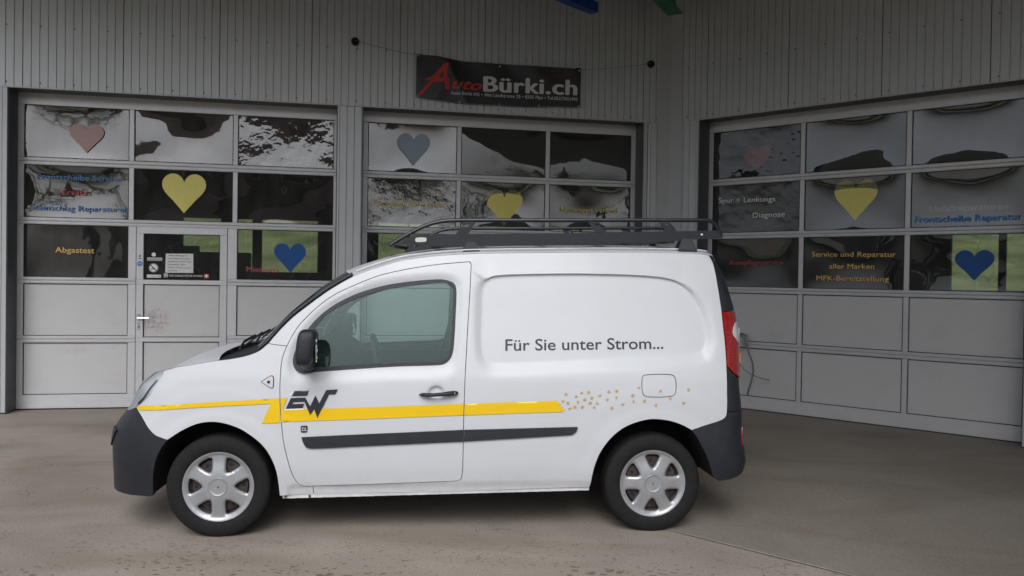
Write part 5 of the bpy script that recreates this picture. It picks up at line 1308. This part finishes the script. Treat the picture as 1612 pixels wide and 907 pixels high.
# ------------------------------------------------------------------ behind the photographer, seen mirrored in the glazing
def bare_tree(seed, h):
    r = random.Random(seed); tk = MB(); cr = MB()
    def br(p, d, L, rad, dep):
        pts = [p]; q = p; dd = d.copy()
        for k in range(4):
            dd = (dd + Vector((r.uniform(-1, 1), r.uniform(-1, 1), r.uniform(-.3, .7))) * .16).normalized(); q = q + dd * L / 4; pts.append(q)
        (tk if dep < 2 else cr).tube(pts, [rad, rad * .88, rad * .78, rad * .68, rad * .58], 5 if dep < 2 else 3, False)
        if dep >= 5: return
        for k in range(3 if dep else 5):
            t = r.choice(pts[2:]) if k else pts[-1]; a = r.uniform(0, 6.28); sp = .55 + .25 * r.random()
            s = Vector((math.cos(a), math.sin(a), r.uniform(-.1, .5))); br(t, (dd * (1 - sp * .5) + s * sp).normalized(), L * r.uniform(.55, .78), rad * .56, dep + 1)
    br(Vector((0, 0, 0)), Vector((0, 0, 1)), h * .38, h * .022, 0); return tk, cr
tm = []
for sd, h in ((5, 9), (8, 10)):
    tk, cr = bare_tree(sd, h); tm.append((tk.mesh('trunk', 'bark', True), cr.mesh('crown', 'bark')))
def conifer(seed, h):
    r = random.Random(seed); tk = MB().tube([(0, 0, 0), (0, 0, h * .5), (0, 0, h)], [.22, .13, .02], 7); cr = MB()
    for k in range(1500):
        u = r.random() ** 1.3; z = h * (.08 + .92 * u); a = r.uniform(0, 6.28); R0 = (1 - u) * h * .22 * r.uniform(.35, 1.08) + .1
        x, y = R0 * math.cos(a), R0 * math.sin(a); s = .28 + .35 * (1 - u); d = Vector((math.cos(a), math.sin(a), -.35)); t = Vector((-math.sin(a), math.cos(a), r.uniform(-.3, .3)))
        c = Vector((x, y, z)); cr.add([c - d * s * .4 - t * s * .3, c + d * s * .7, c - d * s * .3 + t * s * .35], [(0, 1, 2)])
    return tk.mesh('trunk', 'bark', True), cr.mesh('crown', 'needles')
cf = conifer(4, 9)
TREES = [('bare_tree', 0, -16, -27, .4, 'tall bare tree across the road, mirrored in the left garage door glass'), ('bare_tree', 1, -8.5, -29, 2.1, 'broad bare tree across the road, mirrored right of the pink heart'),
         ('bare_tree', 0, 3, -33, 4, 'bare tree across the road, mirrored in the crumpled panes of the middle door'), ('bare_tree', 1, 20, -26, 1., 'bare tree mirrored in the top left pane of the right garage door'),
         ('bare_tree', 0, -29, -26, 5, 'bare tree furthest along the road to the left'), ('conifer', 2, 24, -30, 0, 'dark conifer mirrored in the right garage door glass'), ('conifer', 2, -22, -34, 2, 'dark conifer across the road behind the bare trees'), ('conifer', 2, 13, -38, 2, 'dark conifer standing beside the pale house')]
for nm, k, x, y, rz, lab in TREES:
    t = empty(nm, (x, y - 7, -.03), rz, lab, 'tree', 'trees across the road'); mt_, mc_ = (tm + [cf])[k]
    link('trunk', mt_, t); link('crown', mc_, t)
hs_ = empty('house', (-1.2, -28, 0), .06, 'dark boarded house across the forecourt, mirrored behind the yellow heart of the left door', 'house')
MB().box((-5.6, -4, 0), (5.6, 4, 5.6)).build('wall', 'render', hs_)
MB().add([(-6.0, -4.6, 5.605), (6.0, -4.6, 5.605), (6.0, 4.6, 5.605), (-6.0, 4.6, 5.605), (-6.0, 0, 8.3), (6.0, 0, 8.9)], [(0, 1, 5, 4), (3, 4, 5, 2), (0, 4, 3), (1, 2, 5), (0, 3, 2, 1)]).build('roof', 'rooftile', hs_)
for x, z in ((-4.2, 1.0), (-1.4, 1.0), (3.6, 1.0), (-4.2, 3.6), (-1.4, 3.6), (1.2, 3.6), (3.6, 3.6)):
    f_ = MB(); ring(f_, x - .56, x + .56, z - .06, z + 1.26, .06, 4.0, 4.06); w_ = f_.build('window', 't_white', hs_); MB().box((x - .5, 4.0, z), (x + .5, 4.03, z + 1.2)).build('pane', 'winglass', w_)
MB().box((.7, 4.0, 0), (1.7, 4.05, 2.1)).build('door', 'interior2', hs_)
hedge = MB(); r = random.Random(9)
for k in range(12000):
    x = r.uniform(-80, 80); y = -16.6 + r.uniform(-.5, .5) - 22; z = r.uniform(0, 1.5) + .15 * math.sin(x); s = .22; a = r.uniform(0, 6.28); b_ = r.uniform(-1, 1)
    hedge.add([(x - s * math.cos(a), y - s * math.sin(a), z), (x + s * math.cos(a), y + s * math.sin(a), z + s * b_), (x, y, z + s)], [(0, 1, 2)])
tag(hedge.build('hedge', 'needles'), 'long clipped hedge running along the far side of the road', 'hedge', None, 'stuff')
